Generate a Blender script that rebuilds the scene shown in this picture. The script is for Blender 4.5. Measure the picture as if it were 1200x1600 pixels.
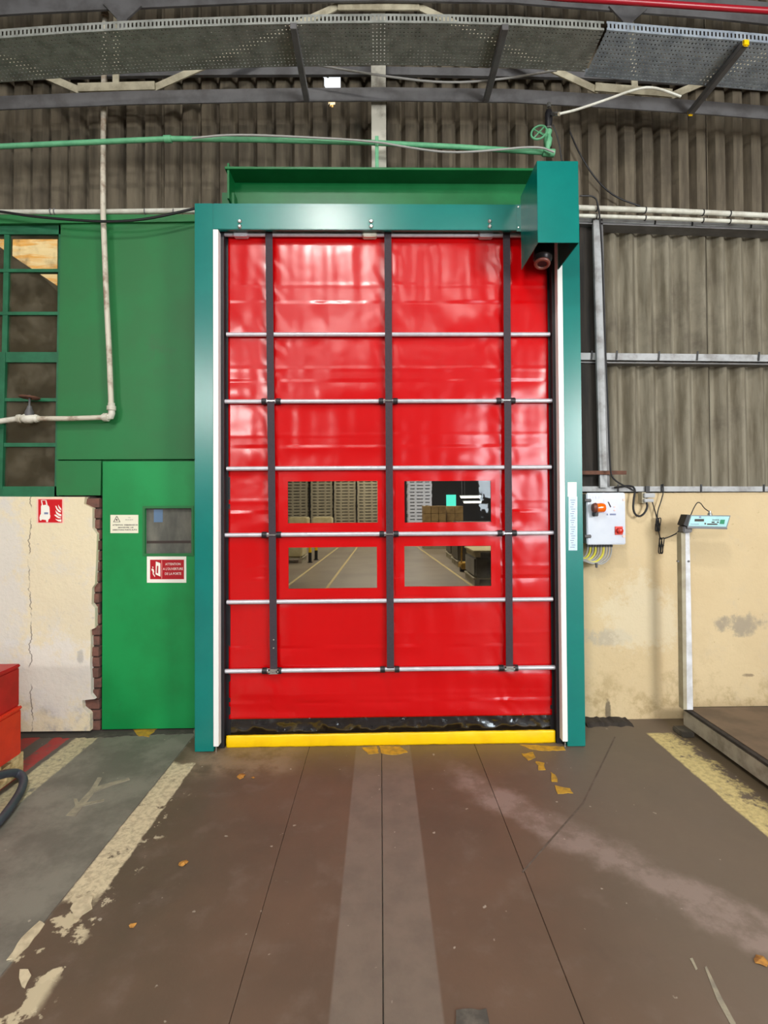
import bpy, bmesh, math, random
from mathutils import Vector, Matrix, noise
random.seed(7)
scene = bpy.context.scene
COL = scene.collection
for o in list(bpy.data.objects):
    bpy.data.objects.remove(o)

# ------------------------------------------------------------------ camera
F, CX, CY = 800.0, 607.9, 775.28          # focal length and principal point, 1200x1600 frame
CAM = Vector((0, 0, 1.6))
YAW, PITCH, ROLL = 0.0174, 0.0156, -0.0061
fw = Vector((math.sin(YAW)*math.cos(PITCH), math.cos(YAW)*math.cos(PITCH), math.sin(PITCH)))
r0 = Vector((math.cos(YAW), -math.sin(YAW), 0)); u0 = r0.cross(fw)
rt = r0*math.cos(ROLL) + u0*math.sin(ROLL); up = u0*math.cos(ROLL) - r0*math.sin(ROLL)
cam = bpy.data.cameras.new('camera'); camo = bpy.data.objects.new('camera', cam); COL.objects.link(camo)
cam.sensor_fit = 'AUTO'; cam.sensor_width = 36; cam.lens = F*36/1600
cam.shift_x = -(CX-600)/1600; cam.shift_y = (CY-800)/1600; cam.clip_start = 0.05; cam.clip_end = 200
m = Matrix((rt, up, -fw)).transposed().to_4x4(); m.translation = CAM
camo.matrix_world = m
scene.camera = camo
# ------------------------------------------------------------------ world, sun, lights, exposure
w = bpy.data.worlds.new('world'); scene.world = w; w.use_nodes = True
bg = w.node_tree.nodes['Background']; bg.inputs[0].default_value = (0.86, 0.92, 1, 1); bg.inputs[1].default_value = 1.2
def light(name, kind, loc, target, energy, col=(1, 1, 1), size=(1, 1)):
    l = bpy.data.lights.new(name, kind); o = bpy.data.objects.new(name, l); COL.objects.link(o)
    l.energy = energy; l.color = col
    if kind == 'AREA':
        l.shape = 'RECTANGLE'; l.size, l.size_y = size
    o.location = loc
    d = Vector(target) - Vector(loc); o.rotation_euler = d.to_track_quat('-Z', 'Y').to_euler()
    return o
s = light('sun', 'SUN', (0, -5, 20), (-0.6, -2.2, 14), 3.4, (1, .88, .66)); s.data.angle = .02
s.rotation_euler = Vector((-.45, .40, -.8)).to_track_quat('-Z', 'Y').to_euler()
light('window_daylight_right', 'AREA', (4.3, -2.1, 2.9), (.6, 3.4, 1.4), 185, (1, .985, .96), (1.3, 1.3))
light('window_daylight_right_high', 'AREA', (6.2, -2.5, 3.6), (0, 3.0, 1.4), 90, (1, .985, .96), (4.5, 2.4))
light('header_highlight_lamp', 'AREA', (-.72, -.85, 5.8), (-.72, -.84, 0), 120, (1, .98, .93), (.5, .5))  # extra lamp, added to put a highlight on the teal header
light('skylight_left', 'AREA', (-1.1, -3.2, 5.9), (-1.1, -3.19, 0), 165, (1, .98, .93), (1.8, 5.6))
light('skylight_right', 'AREA', (1.55, -3.1, 5.9), (1.55, -3.09, 0), 60, (1, .98, .93), (.75, 2.2))
light('rear_door_daylight', 'AREA', (5.0, -9.8, 2.4), (2.6, 3, 1.4), 330, (.8, .92, 1), (2.8, 2.8))
light('rear_windows_left', 'AREA', (-5.3, -9.8, 4.9), (-2.0, 3, 1.4), 400, (1, .98, .95), (2.2, 1.3))
for i, y in enumerate((12, 18, 24.5)):
    light('far_lamp_%d' % i, 'AREA', (.6, y, 6.4), (.6, y+.01, 0), 270, (1, .93, .8), (5, 1.2))
light('far_daylight', 'AREA', (6.8, 22, 3), (0, 26, 1), 160, (.85, .93, 1), (5, 3))
vs = scene.view_settings
vs.view_transform = 'Standard'; vs.look = 'None'; vs.gamma = 1; vs.use_curve_mapping = False
vs.exposure = 0.33

# ------------------------------------------------------------------ helpers
def ray(u, v):
    return fw + rt*((u-CX)/F) + up*((CY-v)/F)
def P(u, v, Y):
    d = ray(u, v); return CAM + d*(Y/d.y)
def FL(u, v, z=0.0):
    d = ray(u, v); return CAM + d*((z-1.6)/d.z)
def lin(c):
    return tuple(((x/255)/12.92 if x/255 <= .04045 else ((x/255+.055)/1.055)**2.4) for x in c[:3]) + (1,)
class NT:
    def __init__(s, name):
        s.m = bpy.data.materials.new(name); s.m.use_nodes = True; s.t = s.m.node_tree
        s.b = s.t.nodes['Principled BSDF']; s.out = s.t.nodes['Material Output']
    def n(s, kind, **kw):
        x = s.t.nodes.new(kind)
        for k, v in kw.items(): setattr(x, k, v)
        return x
    def put(s, sock, v):
        if isinstance(v, bpy.types.NodeSocket): s.t.links.new(v, sock)
        else: sock.default_value = v
    def math(s, op, a, b=0.0, clamp=False):
        x = s.n('ShaderNodeMath', operation=op, use_clamp=clamp); s.put(x.inputs[0], a); s.put(x.inputs[1], b); return x.outputs[0]
    def step(s, x, a, b):
        r = s.n('ShaderNodeMapRange', interpolation_type='SMOOTHSTEP'); s.put(r.inputs[0], x); s.put(r.inputs[1], a); s.put(r.inputs[2], b); return r.outputs[0]
    def band(s, x, a, b, e=.01):
        return s.math('MULTIPLY', s.step(x, a-e, a+e), s.math('SUBTRACT', 1.0, s.step(x, b-e, b+e)))
    def mix(s, f, a, b):
        x = s.n('ShaderNodeMix', data_type='RGBA'); s.put(x.inputs[0], f)
        s.put(x.inputs[6], a if isinstance(a, bpy.types.NodeSocket) else lin(a)); s.put(x.inputs[7], b if isinstance(b, bpy.types.NodeSocket) else lin(b)); return x.outputs[2]
    def pos(s):
        return s.n('ShaderNodeTexCoord').outputs['Object']
    def noise(s, scale, detail=4, rough=.55, vec=None, stretch=None, dist=0):
        x = s.n('ShaderNodeTexNoise'); x.inputs['Scale'].default_value = scale; x.inputs['Detail'].default_value = detail
        x.inputs['Roughness'].default_value = rough; x.inputs['Distortion'].default_value = dist
        v = vec or s.pos()
        if stretch:
            mp = s.n('ShaderNodeMapping'); mp.inputs['Scale'].default_value = stretch; s.put(mp.inputs[0], v); v = mp.outputs[0]
        s.put(x.inputs['Vector'], v); return x.outputs['Fac']
    def bump(s, h, strength=.2, dist=.01):
        x = s.n('ShaderNodeBump'); x.inputs['Strength'].default_value = strength; x.inputs['Distance'].default_value = dist
        s.put(x.inputs['Height'], h); s.t.links.new(x.outputs[0], s.b.inputs['Normal'])
    def set(s, **kw):
        for k, v in kw.items(): s.put(s.b.inputs[k.replace('_', ' ')], v)
        return s
MATS = {}; DEC = [0]
def M(name, c1, c2=None, scale=6, rough=.5, metal=0.0, bump=0.0, bscale=60, stretch=None, coat=0.0, lo=.35, hi=.7, rvar=0.0, grime=None, gs=2.5, glo=.55, ghi=.75):
    k = NT(name)
    if c2:
        f = k.step(k.noise(scale, 5, .6, stretch=stretch), lo, hi); col = k.mix(f, c1, c2)
        if grime: col = k.mix(k.step(k.noise(gs, 6, .65), glo, ghi), col, grime)
        k.set(Base_Color=col)
        if rvar: k.set(Roughness=k.math('ADD', rough, k.math('MULTIPLY', f, rvar)))
        else: k.set(Roughness=rough)
    else:
        k.set(Base_Color=lin(c1), Roughness=rough)
    k.set(Metallic=metal)
    if coat: k.set(Coat_Weight=coat, Coat_Roughness=.12)
    if bump: k.bump(k.noise(bscale, 4, .6), bump, .004)
    MATS[name] = k.m; return k.m

M('teal', (0, 114, 106), (0, 121, 112), 3, .26, bump=.02, bscale=90)
M('green', (36, 108, 56), (28, 117, 60), 2.2, .55, bump=.05, bscale=40, grime=(52, 96, 58), gs=1.6, glo=.6, ghi=.8)
M('green_door', (0, 144, 72), (0, 130, 62), 2.4, .5, bump=.05, bscale=50, grime=(28, 92, 52), gs=5, glo=.66, ghi=.78)
M('green_beam', (0, 98, 46), (14, 112, 58), 3, .4, bump=.03)
M('green_pipe', (106, 178, 132), (90, 160, 118), 14, .5, bump=.1)
M('steel_green', (22, 92, 60), (34, 110, 74), 9, .45, bump=.08)
M('white', (236, 238, 234), None, rough=.4)
M('white_metal', (222, 218, 204), (176, 168, 148), 9, .5, bump=.08, lo=.45, hi=.75)
M('pipe_white', (206, 198, 180), (150, 128, 108), 12, .5, bump=.1, lo=.48, hi=.72)
M('conduit', (214, 214, 202), (186, 182, 168), 10, .5)
M('truss_cream', (202, 194, 168), (160, 150, 126), 9, .6, bump=.06)
M('column_white', (190, 186, 172), (126, 120, 108), 7, .6, lo=.45, hi=.72, bump=.08)
M('dark_steel', (106, 105, 106), (86, 84, 84), 7, .5, bump=.05)
M('tray_dark', (150, 152, 146), (124, 126, 120), 12, .5, .2)
M('tray_light', (176, 186, 196), (146, 156, 168), 14, .42, .35)
M('girt', (172, 174, 176), (126, 124, 122), 8, .55, bump=.08, lo=.42, hi=.75)
M('alu', (206, 204, 210), (192, 190, 198), 20, .3, .3)
M('chrome', (220, 220, 216), None, rough=.18, metal=.9)
M('black', (24, 23, 25), None, rough=.5)
M('black_rubber', (34, 33, 37), (26, 25, 28), 8, .45, bump=.1, bscale=30)
M('cable_black', (26, 25, 27), None, rough=.5)
M('strap', (58, 46, 54), (50, 40, 47), 60, .75, bump=.15, bscale=240)
M('black_vinyl', (22, 19, 20), None, rough=.1, bump=.8, bscale=34, coat=1)
M('yellow', (250, 206, 0), (240, 192, 0), 5, .38, bump=.05, bscale=10)
M('yellow_paint', (196, 152, 40), (150, 120, 50), 24, .75)
M('orange_scrap', (186, 132, 56), (140, 94, 44), 40, .7)
M('far_line', (176, 156, 104), None, rough=.7)
M('cream_paint', (208, 194, 162), (176, 162, 134), 20, .75)
M('faint_paint', (158, 151, 128), (128, 122, 108), 18, .8)
M('crack', (84, 72, 62), (104, 92, 80), 20, .9)
M('sheet', (108, 98, 81), (77, 68, 55), 3.2, .85, stretch=(5, 5, .55), bump=.25, bscale=50, grime=(74, 66, 54), gs=2.2, glo=.5, ghi=.8)
M('sheet_pale', (136, 129, 112), (100, 92, 75), 3.0, .85, stretch=(5, 5, .6), bump=.25, bscale=50, grime=(86, 78, 66), gs=2.0, glo=.5, ghi=.8)
M('brick', (122, 82, 70), (90, 66, 58), 16, .9, bump=.4, bscale=60)
M('mortar', (88, 74, 66), (60, 50, 46), 20, .95, bump=.3)
M('recess_dark', (46, 39, 32), (28, 24, 21), 5, .8, stretch=(8, 8, .6), bump=.2)  # dark colour for the shaded recess beside the right jamb
M('rust', (104, 66, 48), (78, 50, 40), 18, .8, bump=.2)
M('red_crate', (196, 30, 34), (176, 24, 30), 6, .45, bump=.04)
M('orange_crate', (226, 60, 34), (206, 48, 32), 6, .42, bump=.04)
M('pallet_wood', (214, 188, 140), (176, 146, 100), 5, .8, stretch=(.8, 6, 6), bump=.2)
M('hose', (66, 70, 80), (54, 57, 66), 10, .5, bump=.05)
M('sign_red', (206, 14, 26), None, rough=.3)
M('sign_crimson', (178, 22, 34), None, rough=.32)
M('sign_white', (244, 240, 228), None, rough=.35)
M('sign_border', (246, 196, 182), None, rough=.35)
M('sign_cream', (236, 232, 208), None, rough=.45)
M('ink', (58, 46, 40), None, rough=.6)
M('ink_pale', (128, 124, 108), None, rough=.6)
M('ink_blue', (120, 130, 165), None, rough=.6)
M('box_white', (200, 206, 216), (190, 197, 210), 6, .35)
M('box_panel', (196, 200, 222), None, rough=.3)
M('box_side', (108, 112, 108), None, rough=.45)
M('sticker_blue', (206, 226, 236), (190, 214, 230), 30, .4)
M('orange_lens', (240, 104, 8), None, rough=.15, coat=.6)
M('red_knob', (196, 40, 22), None, rough=.3)
M('wire_yellow', (214, 206, 70), None, rough=.5)
M('wire_grey', (160, 158, 154), None, rough=.5)
M('meter_face', (176, 222, 222), (160, 208, 212), 8, .3)
M('meter_green', (10, 132, 92), None, rough=.4)
M('meter_body', (120, 132, 138), None, rough=.35, metal=.3)
M('post_white', (218, 220, 226), (190, 190, 190), 9, .5, bump=.05)
M('post_side', (170, 162, 138), (150, 140, 118), 9, .6)
M('scale_side', (172, 164, 150), (130, 122, 108), 7, .7, bump=.1)
M('scale_top', (112, 92, 76), (88, 72, 60), 5, .5, bump=.08)
M('dirt', (44, 38, 34), (64, 56, 50), 12, .9, bump=.5)
M('kerb', (70, 66, 60), (104, 98, 88), 9, .9, bump=.4, lo=.5, hi=.75)
M('grey_shell', (150, 146, 140), None, rough=.9)
M('far_wall', (44, 42, 42), None, rough=.9)
M('far_pallet', (176, 166, 140), (150, 140, 116), 3, .85)
M('far_pallet_white', (216, 218, 226), None, rough=.6)
M('carton', (176, 146, 96), (140, 112, 72), 3, .8)
M('carton_cream', (214, 200, 156), (190, 174, 128), 3, .8)
M('wrap_grey', (120, 116, 106), (90, 86, 80), 3, .35)
M('wrap_brown', (84, 76, 62), (66, 60, 50), 3, .5)
M('far_floor', (136, 124, 106), (116, 104, 90), .8, .35)
M('roof_yellow', (224, 170, 84), (232, 218, 184), 2.0, .7, stretch=(.5, 3, 3), lo=.42, hi=.58)
M('ext_wall', (66, 58, 44), (92, 84, 64), 2.2, .9)
M('motor_body', (48, 42, 44), None, rough=.35, metal=.4)
M('motor_ring', (120, 66, 54), None, rough=.45)
M('red_pipe', (176, 30, 44), None, rough=.3)
M('blue_reg', (92, 120, 150), None, rough=.4)
M('door_pane', (96, 96, 90), (120, 118, 108), 3, .14, stretch=(3, 1, 1.2))

def red_vinyl():
    k = NT('red_vinyl')
    k.set(Base_Color=k.mix(k.noise(2.5, 3), (188, 0, 4), (200, 0, 6)), Roughness=.22, Specular_IOR_Level=.5)
    k.bump(k.noise(5, 2, .4, stretch=(1.6, 1, .8)), .16, .006); MATS['red_vinyl'] = k.m
red_vinyl()
def clear_vinyl():
    k = NT('clear_vinyl'); t = k.t
    tr = k.n('ShaderNodeBsdfTransparent'); tr.inputs[0].default_value = (.9, .89, .85, 1)
    gl = k.n('ShaderNodeBsdfGlossy'); gl.inputs['Roughness'].default_value = .04
    fr = k.n('ShaderNodeFresnel'); fr.inputs[0].default_value = 1.5
    bp = k.n('ShaderNodeBump'); bp.inputs['Strength'].default_value = .5; bp.inputs['Distance'].default_value = .006
    k.put(bp.inputs['Height'], k.noise(9, 2)); t.links.new(bp.outputs[0], gl.inputs['Normal']); t.links.new(bp.outputs[0], fr.inputs['Normal'])
    ms = k.n('ShaderNodeMixShader'); t.links.new(fr.outputs[0], ms.inputs[0]); t.links.new(tr.outputs[0], ms.inputs[1]); t.links.new(gl.outputs[0], ms.inputs[2])
    t.links.new(ms.outputs[0], k.out.inputs[0]); MATS['clear_vinyl'] = k.m
clear_vinyl()
def dirty_glass():
    k = NT('dirty_glass'); t = k.t
    tr = k.n('ShaderNodeBsdfTransparent'); tr.inputs[0].default_value = (.82, .78, .68, 1)
    k.set(Base_Color=k.mix(k.noise(9, 6, .7), (96, 88, 72), (126, 118, 100)), Roughness=.2)
    f = k.math('ADD', .14, k.math('MULTIPLY', k.step(k.noise(5, 6, .65), .4, .75), .42))
    ms = k.n('ShaderNodeMixShader'); k.put(ms.inputs[0], f); t.links.new(tr.outputs[0], ms.inputs[1]); t.links.new(k.b.outputs[0], ms.inputs[2])
    t.links.new(ms.outputs[0], k.out.inputs[0]); MATS['dirty_glass'] = k.m
dirty_glass()
def emit(name, col, st):
    k = NT(name); k.set(Base_Color=lin(col), Emission_Color=lin(col), Emission_Strength=st); MATS[name] = k.m
emit('lit_tube', (255, 250, 240), 12); emit('lit_teal', (70, 214, 190), .9)

def plaster(name, c1, c2, c3, stain, crackx=None, patches=()):
    k = NT(name); p = k.pos(); sx = k.n('ShaderNodeSeparateXYZ'); k.put(sx.inputs[0], p); X, Z = sx.outputs[0], sx.outputs[2]
    col = k.mix(k.step(k.noise(1.3, 5, .6), .35, .7), c1, c2)
    col = k.mix(k.step(k.noise(5, 6, .7), .5, .85), col, c3)
    low = k.math('SUBTRACT', 1.0, k.step(k.math('ADD', Z, k.math('MULTIPLY', k.noise(3, 4), .5)), .2, .95))
    col = k.mix(k.math('MULTIPLY', low, k.step(k.noise(7, 6, .7), .46, .68)), col, stain)
    col = k.mix(k.math('MULTIPLY', k.step(k.noise(22, 6, .7), .63, .72), .6), col, stain)
    for (px, pz, rx, rz, pc, amt) in patches:
        dx = k.math('DIVIDE', k.math('SUBTRACT', X, px), rx); dz = k.math('DIVIDE', k.math('SUBTRACT', Z, pz), rz)
        d = k.math('ADD', k.math('MULTIPLY', dx, dx), k.math('MULTIPLY', dz, dz))
        d = k.math('ADD', d, k.math('MULTIPLY', k.math('SUBTRACT', k.noise(6, 6, .75), .5), 4.5))
        col = k.mix(k.math('MULTIPLY', k.math('SUBTRACT', 1.0, k.step(d, .3, 1.2)), amt), col, pc)
    if crackx is not None:
        wob = k.math('MULTIPLY', k.math('SUBTRACT', k.noise(2.6, 5, .7, stretch=(.01, 1, 1)), .5), .16)
        d = k.math('ABSOLUTE', k.math('SUBTRACT', k.math('SUBTRACT', X, wob), crackx))
        c = k.math('MULTIPLY', k.math('SUBTRACT', 1.0, k.step(d, .001, .006)), k.step(k.noise(8, 3), .4, .55))
        col = k.mix(k.math('MULTIPLY', c, .8), col, (92, 80, 66))
    k.set(Base_Color=col, Roughness=.9)
    k.bump(k.math('ADD', k.noise(4, 5), k.math('MULTIPLY', k.noise(30, 5, .7), .35)), .5, .02)
    MATS[name] = k.m
plaster('plaster_left', (232, 218, 184), (224, 211, 182), (216, 212, 206), (178, 172, 166), crackx=P(48, 950, 3.66).x, patches=((P(80, 1060, 3.66).x, P(80, 1060, 3.66).z, .55, .3, (226, 221, 214), .75), (P(8, 930, 3.66).x, P(8, 930, 3.66).z, .16, .8, (218, 214, 208), .7), (P(125, 1025, 3.66).x, P(125, 1025, 3.66).z, .03, .05, (150, 146, 140), .5)))
plaster('plaster_right', (210, 189, 150), (203, 181, 142), (198, 181, 151), (170, 148, 108), patches=(
    (P(1160, 975, 3.78).x, P(1160, 975, 3.78).z, .2, .09, (150, 140, 124), .8), (P(945, 995, 3.78).x, P(945, 995, 3.78).z, .22, .07, (176, 166, 148), .8),
    (P(950, 1110, 3.78).x, P(950, 1110, 3.78).z, .02, .08, (90, 80, 66), .8), (P(1170, 1050, 3.78).x, P(1170, 1055, 3.78).z, .06, .015, (120, 104, 84), .7),
    (P(1000, 960, 3.78).x, P(1000, 960, 3.78).z, .3, .3, (216, 204, 176), .6)))

def floor_mat():
    k = NT('floor_concrete'); p = k.pos(); sx = k.n('ShaderNodeSeparateXYZ'); k.put(sx.inputs[0], p); X0, Y = sx.outputs[0], sx.outputs[1]
    n1 = k.noise(1.1, 5, .6); n2 = k.noise(6, 6, .65); n3 = k.noise(34, 6, .7); nw = k.noise(11, 6, .72)
    X = k.math('ADD', X0, k.math('MULTIPLY', k.math('SUBTRACT', k.noise(14, 6, .7), .5), .035))
    col = k.mix(k.step(n1, .3, .7), (102, 82, 66), (86, 72, 59))
    col = k.mix(k.math('MULTIPLY', k.step(n2, .5, .8), .5), col, (122, 106, 94))
    # greyer dusty right side
    col = k.mix(k.math('MULTIPLY', k.step(X, .55, 1.3), .65), col, (112, 101, 89))
    # dust streak running from the door to the right
    d = k.math('ABSOLUTE', k.math('ADD', k.math('MULTIPLY', k.math('SUBTRACT', X0, .45), .753), k.math('MULTIPLY', k.math('SUBTRACT', Y, 3.0), .658)))
    d = k.math('ADD', d, k.math('MULTIPLY', k.math('SUBTRACT', k.noise(3.4, 5, .7), .5), .30))
    st = k.math('MULTIPLY', k.math('SUBTRACT', 1.0, k.step(d, .02, .16)), k.step(X0, .3, .6))
    st = k.math('MULTIPLY', st, k.math('ADD', .35, k.step(k.noise(4.5, 6, .7, stretch=(1, 1, 1)), .38, .62)), True)
    col = k.mix(k.math('MULTIPLY', st, .5), col, (164, 146, 138))
    # grey walkway on the left
    col = k.mix(k.math('SUBTRACT', 1.0, k.step(X, -1.31, -1.29)), col, k.mix(k.step(k.noise(2.6, 6, .7), .38, .62), (128, 124, 113), (104, 100, 91)))
    col = k.mix(k.math('SUBTRACT', 1.0, k.step(X, -2.12, -2.10)), col, (84, 78, 72))
    # grey strip along the middle joint
    s = k.band(X0, -.168, .188, .006); col = k.mix(k.math('MULTIPLY', s, .85), col, k.mix(k.step(n2, .35, .7), (120, 109, 97), (107, 97, 87)))
    dust = k.math('MULTIPLY', k.band(X0, -1.22, -.55, .12), k.band(Y, 3.08, 3.5, .1)); col = k.mix(k.math('MULTIPLY', dust, k.math('MULTIPLY', k.step(n2, .35, .6), .6)), col, (160, 140, 116))
    # far yellowish tint, stronger towards the door sill
    sill = k.math('MULTIPLY', k.step(Y, 2.95, 3.4), k.band(X0, -1.1, 1.0, .2)); col = k.mix(k.math('MULTIPLY', sill, .4), col, (128, 108, 64))
    # worn lines
    worn = k.step(nw, .33, .42)
    l1 = k.math('MULTIPLY', k.band(X, -1.30, -1.155, .006), k.band(k.math('ADD', Y, k.math('MULTIPLY', n2, .25)), 2.26, 3.35, .03))
    col = k.mix(k.math('MULTIPLY', l1, k.math('MULTIPLY', worn, .95)), col, k.mix(k.step(n3, .4, .65), (216, 202, 168), (178, 164, 136)))
    fr = k.math('MULTIPLY', k.band(X, -1.16, -1.06, .03), k.band(Y, 1.4, 3.0, .1)); col = k.mix(k.math('MULTIPLY', fr, k.math('MULTIPLY', k.step(nw, .58, .62), .8)), col, (196, 184, 156))
    l1b = k.math('MULTIPLY', k.band(X, -1.31, -1.1, .02), k.band(Y, 1.3, 2.2, .05)); col = k.mix(k.math('MULTIPLY', l1b, k.math('MULTIPLY', k.step(k.noise(5.5, 5, .6), .54, .57), .85)), col, (204, 190, 158))
    l2 = k.math('MULTIPLY', k.band(X, -2.11, -1.955, .008), k.step(Y, -9, -8)); col = k.mix(k.math('MULTIPLY', l2, k.math('MULTIPLY', worn, .9)), col, k.mix(k.step(n3, .4, .65), (206, 194, 156), (160, 150, 124)))
    r1 = k.band(X, -2.26, -2.15, .008); r2 = k.band(X, -2.47, -2.36, .008)
    col = k.mix(k.math('MULTIPLY', k.math('ADD', r1, r2, True), k.math('MULTIPLY', k.step(nw, .3, .5), .9)), col, (168, 34, 36))
    l3 = k.math('MULTIPLY', k.band(X, 1.84, 2.07, .008), k.math('SUBTRACT', 1.0, k.step(Y, 3.53, 3.56)))
    w3 = k.step(k.math('ADD', nw, k.math('MULTIPLY', k.math('SUBTRACT', 1.96, X0), 1.1)), .38, .5)
    col = k.mix(k.math('MULTIPLY', l3, k.math('MULTIPLY', w3, .95)), col, k.mix(k.step(n3, .4, .65), (216, 198, 138), (180, 162, 112)))
    col = k.mix(k.math('MULTIPLY', k.band(X0, 2.07, 9, .02), .6), col, (96, 82, 58))
    # specks
    col = k.mix(k.math('MULTIPLY', k.step(k.noise(26, 2, .4), .74, .77), .7), col, (176, 166, 150))
    col = k.mix(k.math('MULTIPLY', k.step(k.noise(1.7, 6, .7), .6, .8), .35), col, (58, 50, 46))
    k.set(Base_Color=col, Roughness=k.math('ADD', .42, k.math('MULTIPLY', n2, .3)))
    k.bump(k.math('ADD', n3, n2), .12, .01); MATS['floor_concrete'] = k.m
floor_mat()

# ---- geometry helpers
def box(bm, x0, x1, y0, y1, z0, z1):
    v = [bm.verts.new((x, y, z)) for x in (x0, x1) for y in (y0, y1) for z in (z0, z1)]
    for f in ((0, 1, 3, 2), (4, 6, 7, 5), (0, 4, 5, 1), (2, 3, 7, 6), (0, 2, 6, 4), (1, 5, 7, 3)): bm.faces.new([v[i] for i in f])
    return bm
def B(*a): return box(bmesh.new(), *a)
def bbox(x0, x1, y0, y1, z0, z1, bev=.004, seg=2):
    bm = B(x0, x1, y0, y1, z0, z1); bmesh.ops.recalc_face_normals(bm, faces=bm.faces)
    bmesh.ops.bevel(bm, geom=bm.edges[:], offset=bev, segments=seg, affect='EDGES'); return bm
def prism(poly, y0, y1, bm=None):          # polygon of (x, z) extruded in y
    bm = bm or bmesh.new()
    a = [bm.verts.new((x, y0, z)) for x, z in poly]; b = [bm.verts.new((x, y1, z)) for x, z in poly]
    bm.faces.new(a); bm.faces.new(b[::-1]); n = len(poly)
    for i in range(n): bm.faces.new((a[i], b[i], b[(i+1) % n], a[(i+1) % n]))
    return bm
def uvpoly(pts, Y): return [(P(u, v, Y).x, P(u, v, Y).z) for u, v in pts]
def tube(pts, r, seg=10, bm=None, smooth=0):
    bm = bm or bmesh.new(); pts = [Vector(p) for p in pts]
    for _ in range(smooth):
        q = [pts[0]]
        for a, b in zip(pts, pts[1:]): q += [a*.75+b*.25, a*.25+b*.75]
        pts = q + [pts[-1]]
    rings = []; nrm = None
    for i, p in enumerate(pts):
        t = (pts[min(i+1, len(pts)-1)] - pts[max(i-1, 0)]).normalized()
        if nrm is None: nrm = t.orthogonal().normalized()
        nrm = (nrm - t*nrm.dot(t)).normalized(); bn = t.cross(nrm)
        rr = r[i] if isinstance(r, (list, tuple)) else r
        rings.append([bm.verts.new(p + (nrm*math.cos(a)+bn*math.sin(a))*rr) for a in [2*math.pi*k/seg for k in range(seg)]])
    for a, b in zip(rings, rings[1:]):
        for k in range(seg): bm.faces.new((a[k], a[(k+1) % seg], b[(k+1) % seg], b[k]))
    bm.faces.new(rings[0][::-1]); bm.faces.new(rings[-1]); return bm
def lathe(c, axis, prof, seg=20, bm=None): # profile of (distance along axis, radius)
    ax = Vector(axis).normalized(); c = Vector(c); bm = bm or bmesh.new()
    n = ax.orthogonal().normalized(); b = ax.cross(n); rings = []
    for h, r in prof:
        rings.append([bm.verts.new(c + ax*h + (n*math.cos(a)+b*math.sin(a))*max(r, 1e-4)) for a in [2*math.pi*k/seg for k in range(seg)]])
    for p, q in zip(rings, rings[1:]):
        for k in range(seg): bm.faces.new((p[k], p[(k+1) % seg], q[(k+1) % seg], q[k]))
    bm.faces.new(rings[0][::-1]); bm.faces.new(rings[-1]); return bm
def torus(c, axis, R, r, bm=None, n=24):
    ax = Vector(axis).normalized(); a = ax.orthogonal().normalized(); b = ax.cross(a); c = Vector(c)
    bm = bm or bmesh.new(); rings = []
    for i in range(n):
        t = 2*math.pi*i/n; d = a*math.cos(t)+b*math.sin(t)
        rings.append([bm.verts.new(c + d*(R + r*math.cos(s)) + ax*(r*math.sin(s))) for s in [2*math.pi*k/8 for k in range(8)]])
    for i in range(n):
        p, q = rings[i], rings[(i+1) % n]
        for k in range(8): bm.faces.new((p[k], p[(k+1) % 8], q[(k+1) % 8], q[k]))
    return bm
def pathbox(nodes, y0, y1, h, bm=None):    # bar along x whose bottom follows (x, z) nodes
    bm = bm or bmesh.new(); R = [[bm.verts.new(q) for q in ((x, y0, z), (x, y1, z), (x, y1, z+h), (x, y0, z+h))] for x, z in nodes]
    for a, b in zip(R, R[1:]):
        for k in range(4): bm.faces.new((a[k], a[(k+1) % 4], b[(k+1) % 4], b[k]))
    bm.faces.new(R[0][::-1]); bm.faces.new(R[-1]); return bm
def bar(p, q, wx, wy, bm=None):            # rectangular bar between two points, wx across in xz-plane, wy in y
    p, q = Vector(p), Vector(q); t = (q-p).normalized(); y = Vector((0, 1, 0)); n = t.cross(y).normalized()
    bm = bm or bmesh.new(); vs = []
    for c in (p, q):
        vs.append([bm.verts.new(c + n*a*wx/2 + y*b*wy/2) for a, b in ((-1, -1), (1, -1), (1, 1), (-1, 1))])
    for k in range(4): bm.faces.new((vs[0][k], vs[0][(k+1) % 4], vs[1][(k+1) % 4], vs[1][k]))
    bm.faces.new(vs[0][::-1]); bm.faces.new(vs[1]); return bm
def obj(name, bm, mat, parent=None, smooth=False, label=None, kind=None):
    if isinstance(bm, bmesh.types.BMesh):
        bmesh.ops.recalc_face_normals(bm, faces=bm.faces); me = bpy.data.meshes.new(name); bm.to_mesh(me); bm.free()
    else: me = bm
    me.materials.clear(); me.materials.append(MATS[mat])
    if smooth:
        me.polygons.foreach_set('use_smooth', [True]*len(me.polygons)); 
        try: me.set_sharp_from_angle(angle=math.radians(40))
        except Exception: pass
    o = bpy.data.objects.new(name, me); COL.objects.link(o)
    if parent is not None:
        o.parent = parent
        if parent.type == 'EMPTY': o.matrix_parent_inverse = Matrix.Translation(-Vector(parent.location))
    if label: o['label'] = label
    if kind: o['kind'] = kind
    return o
def tag(o, label, cat, group=None):
    o['label'] = label; o['category'] = cat
    if group: o['group'] = group
    return o
def thing(name, label, cat, loc=(0, 0, 0), group=None):
    o = bpy.data.objects.new(name, None); COL.objects.link(o); o.location = loc; o.empty_display_size = .1
    return tag(o, label, cat, group)
def struct(name, bm, mat, parent=None):
    return obj(name, bm, mat, parent, kind='structure')
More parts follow.
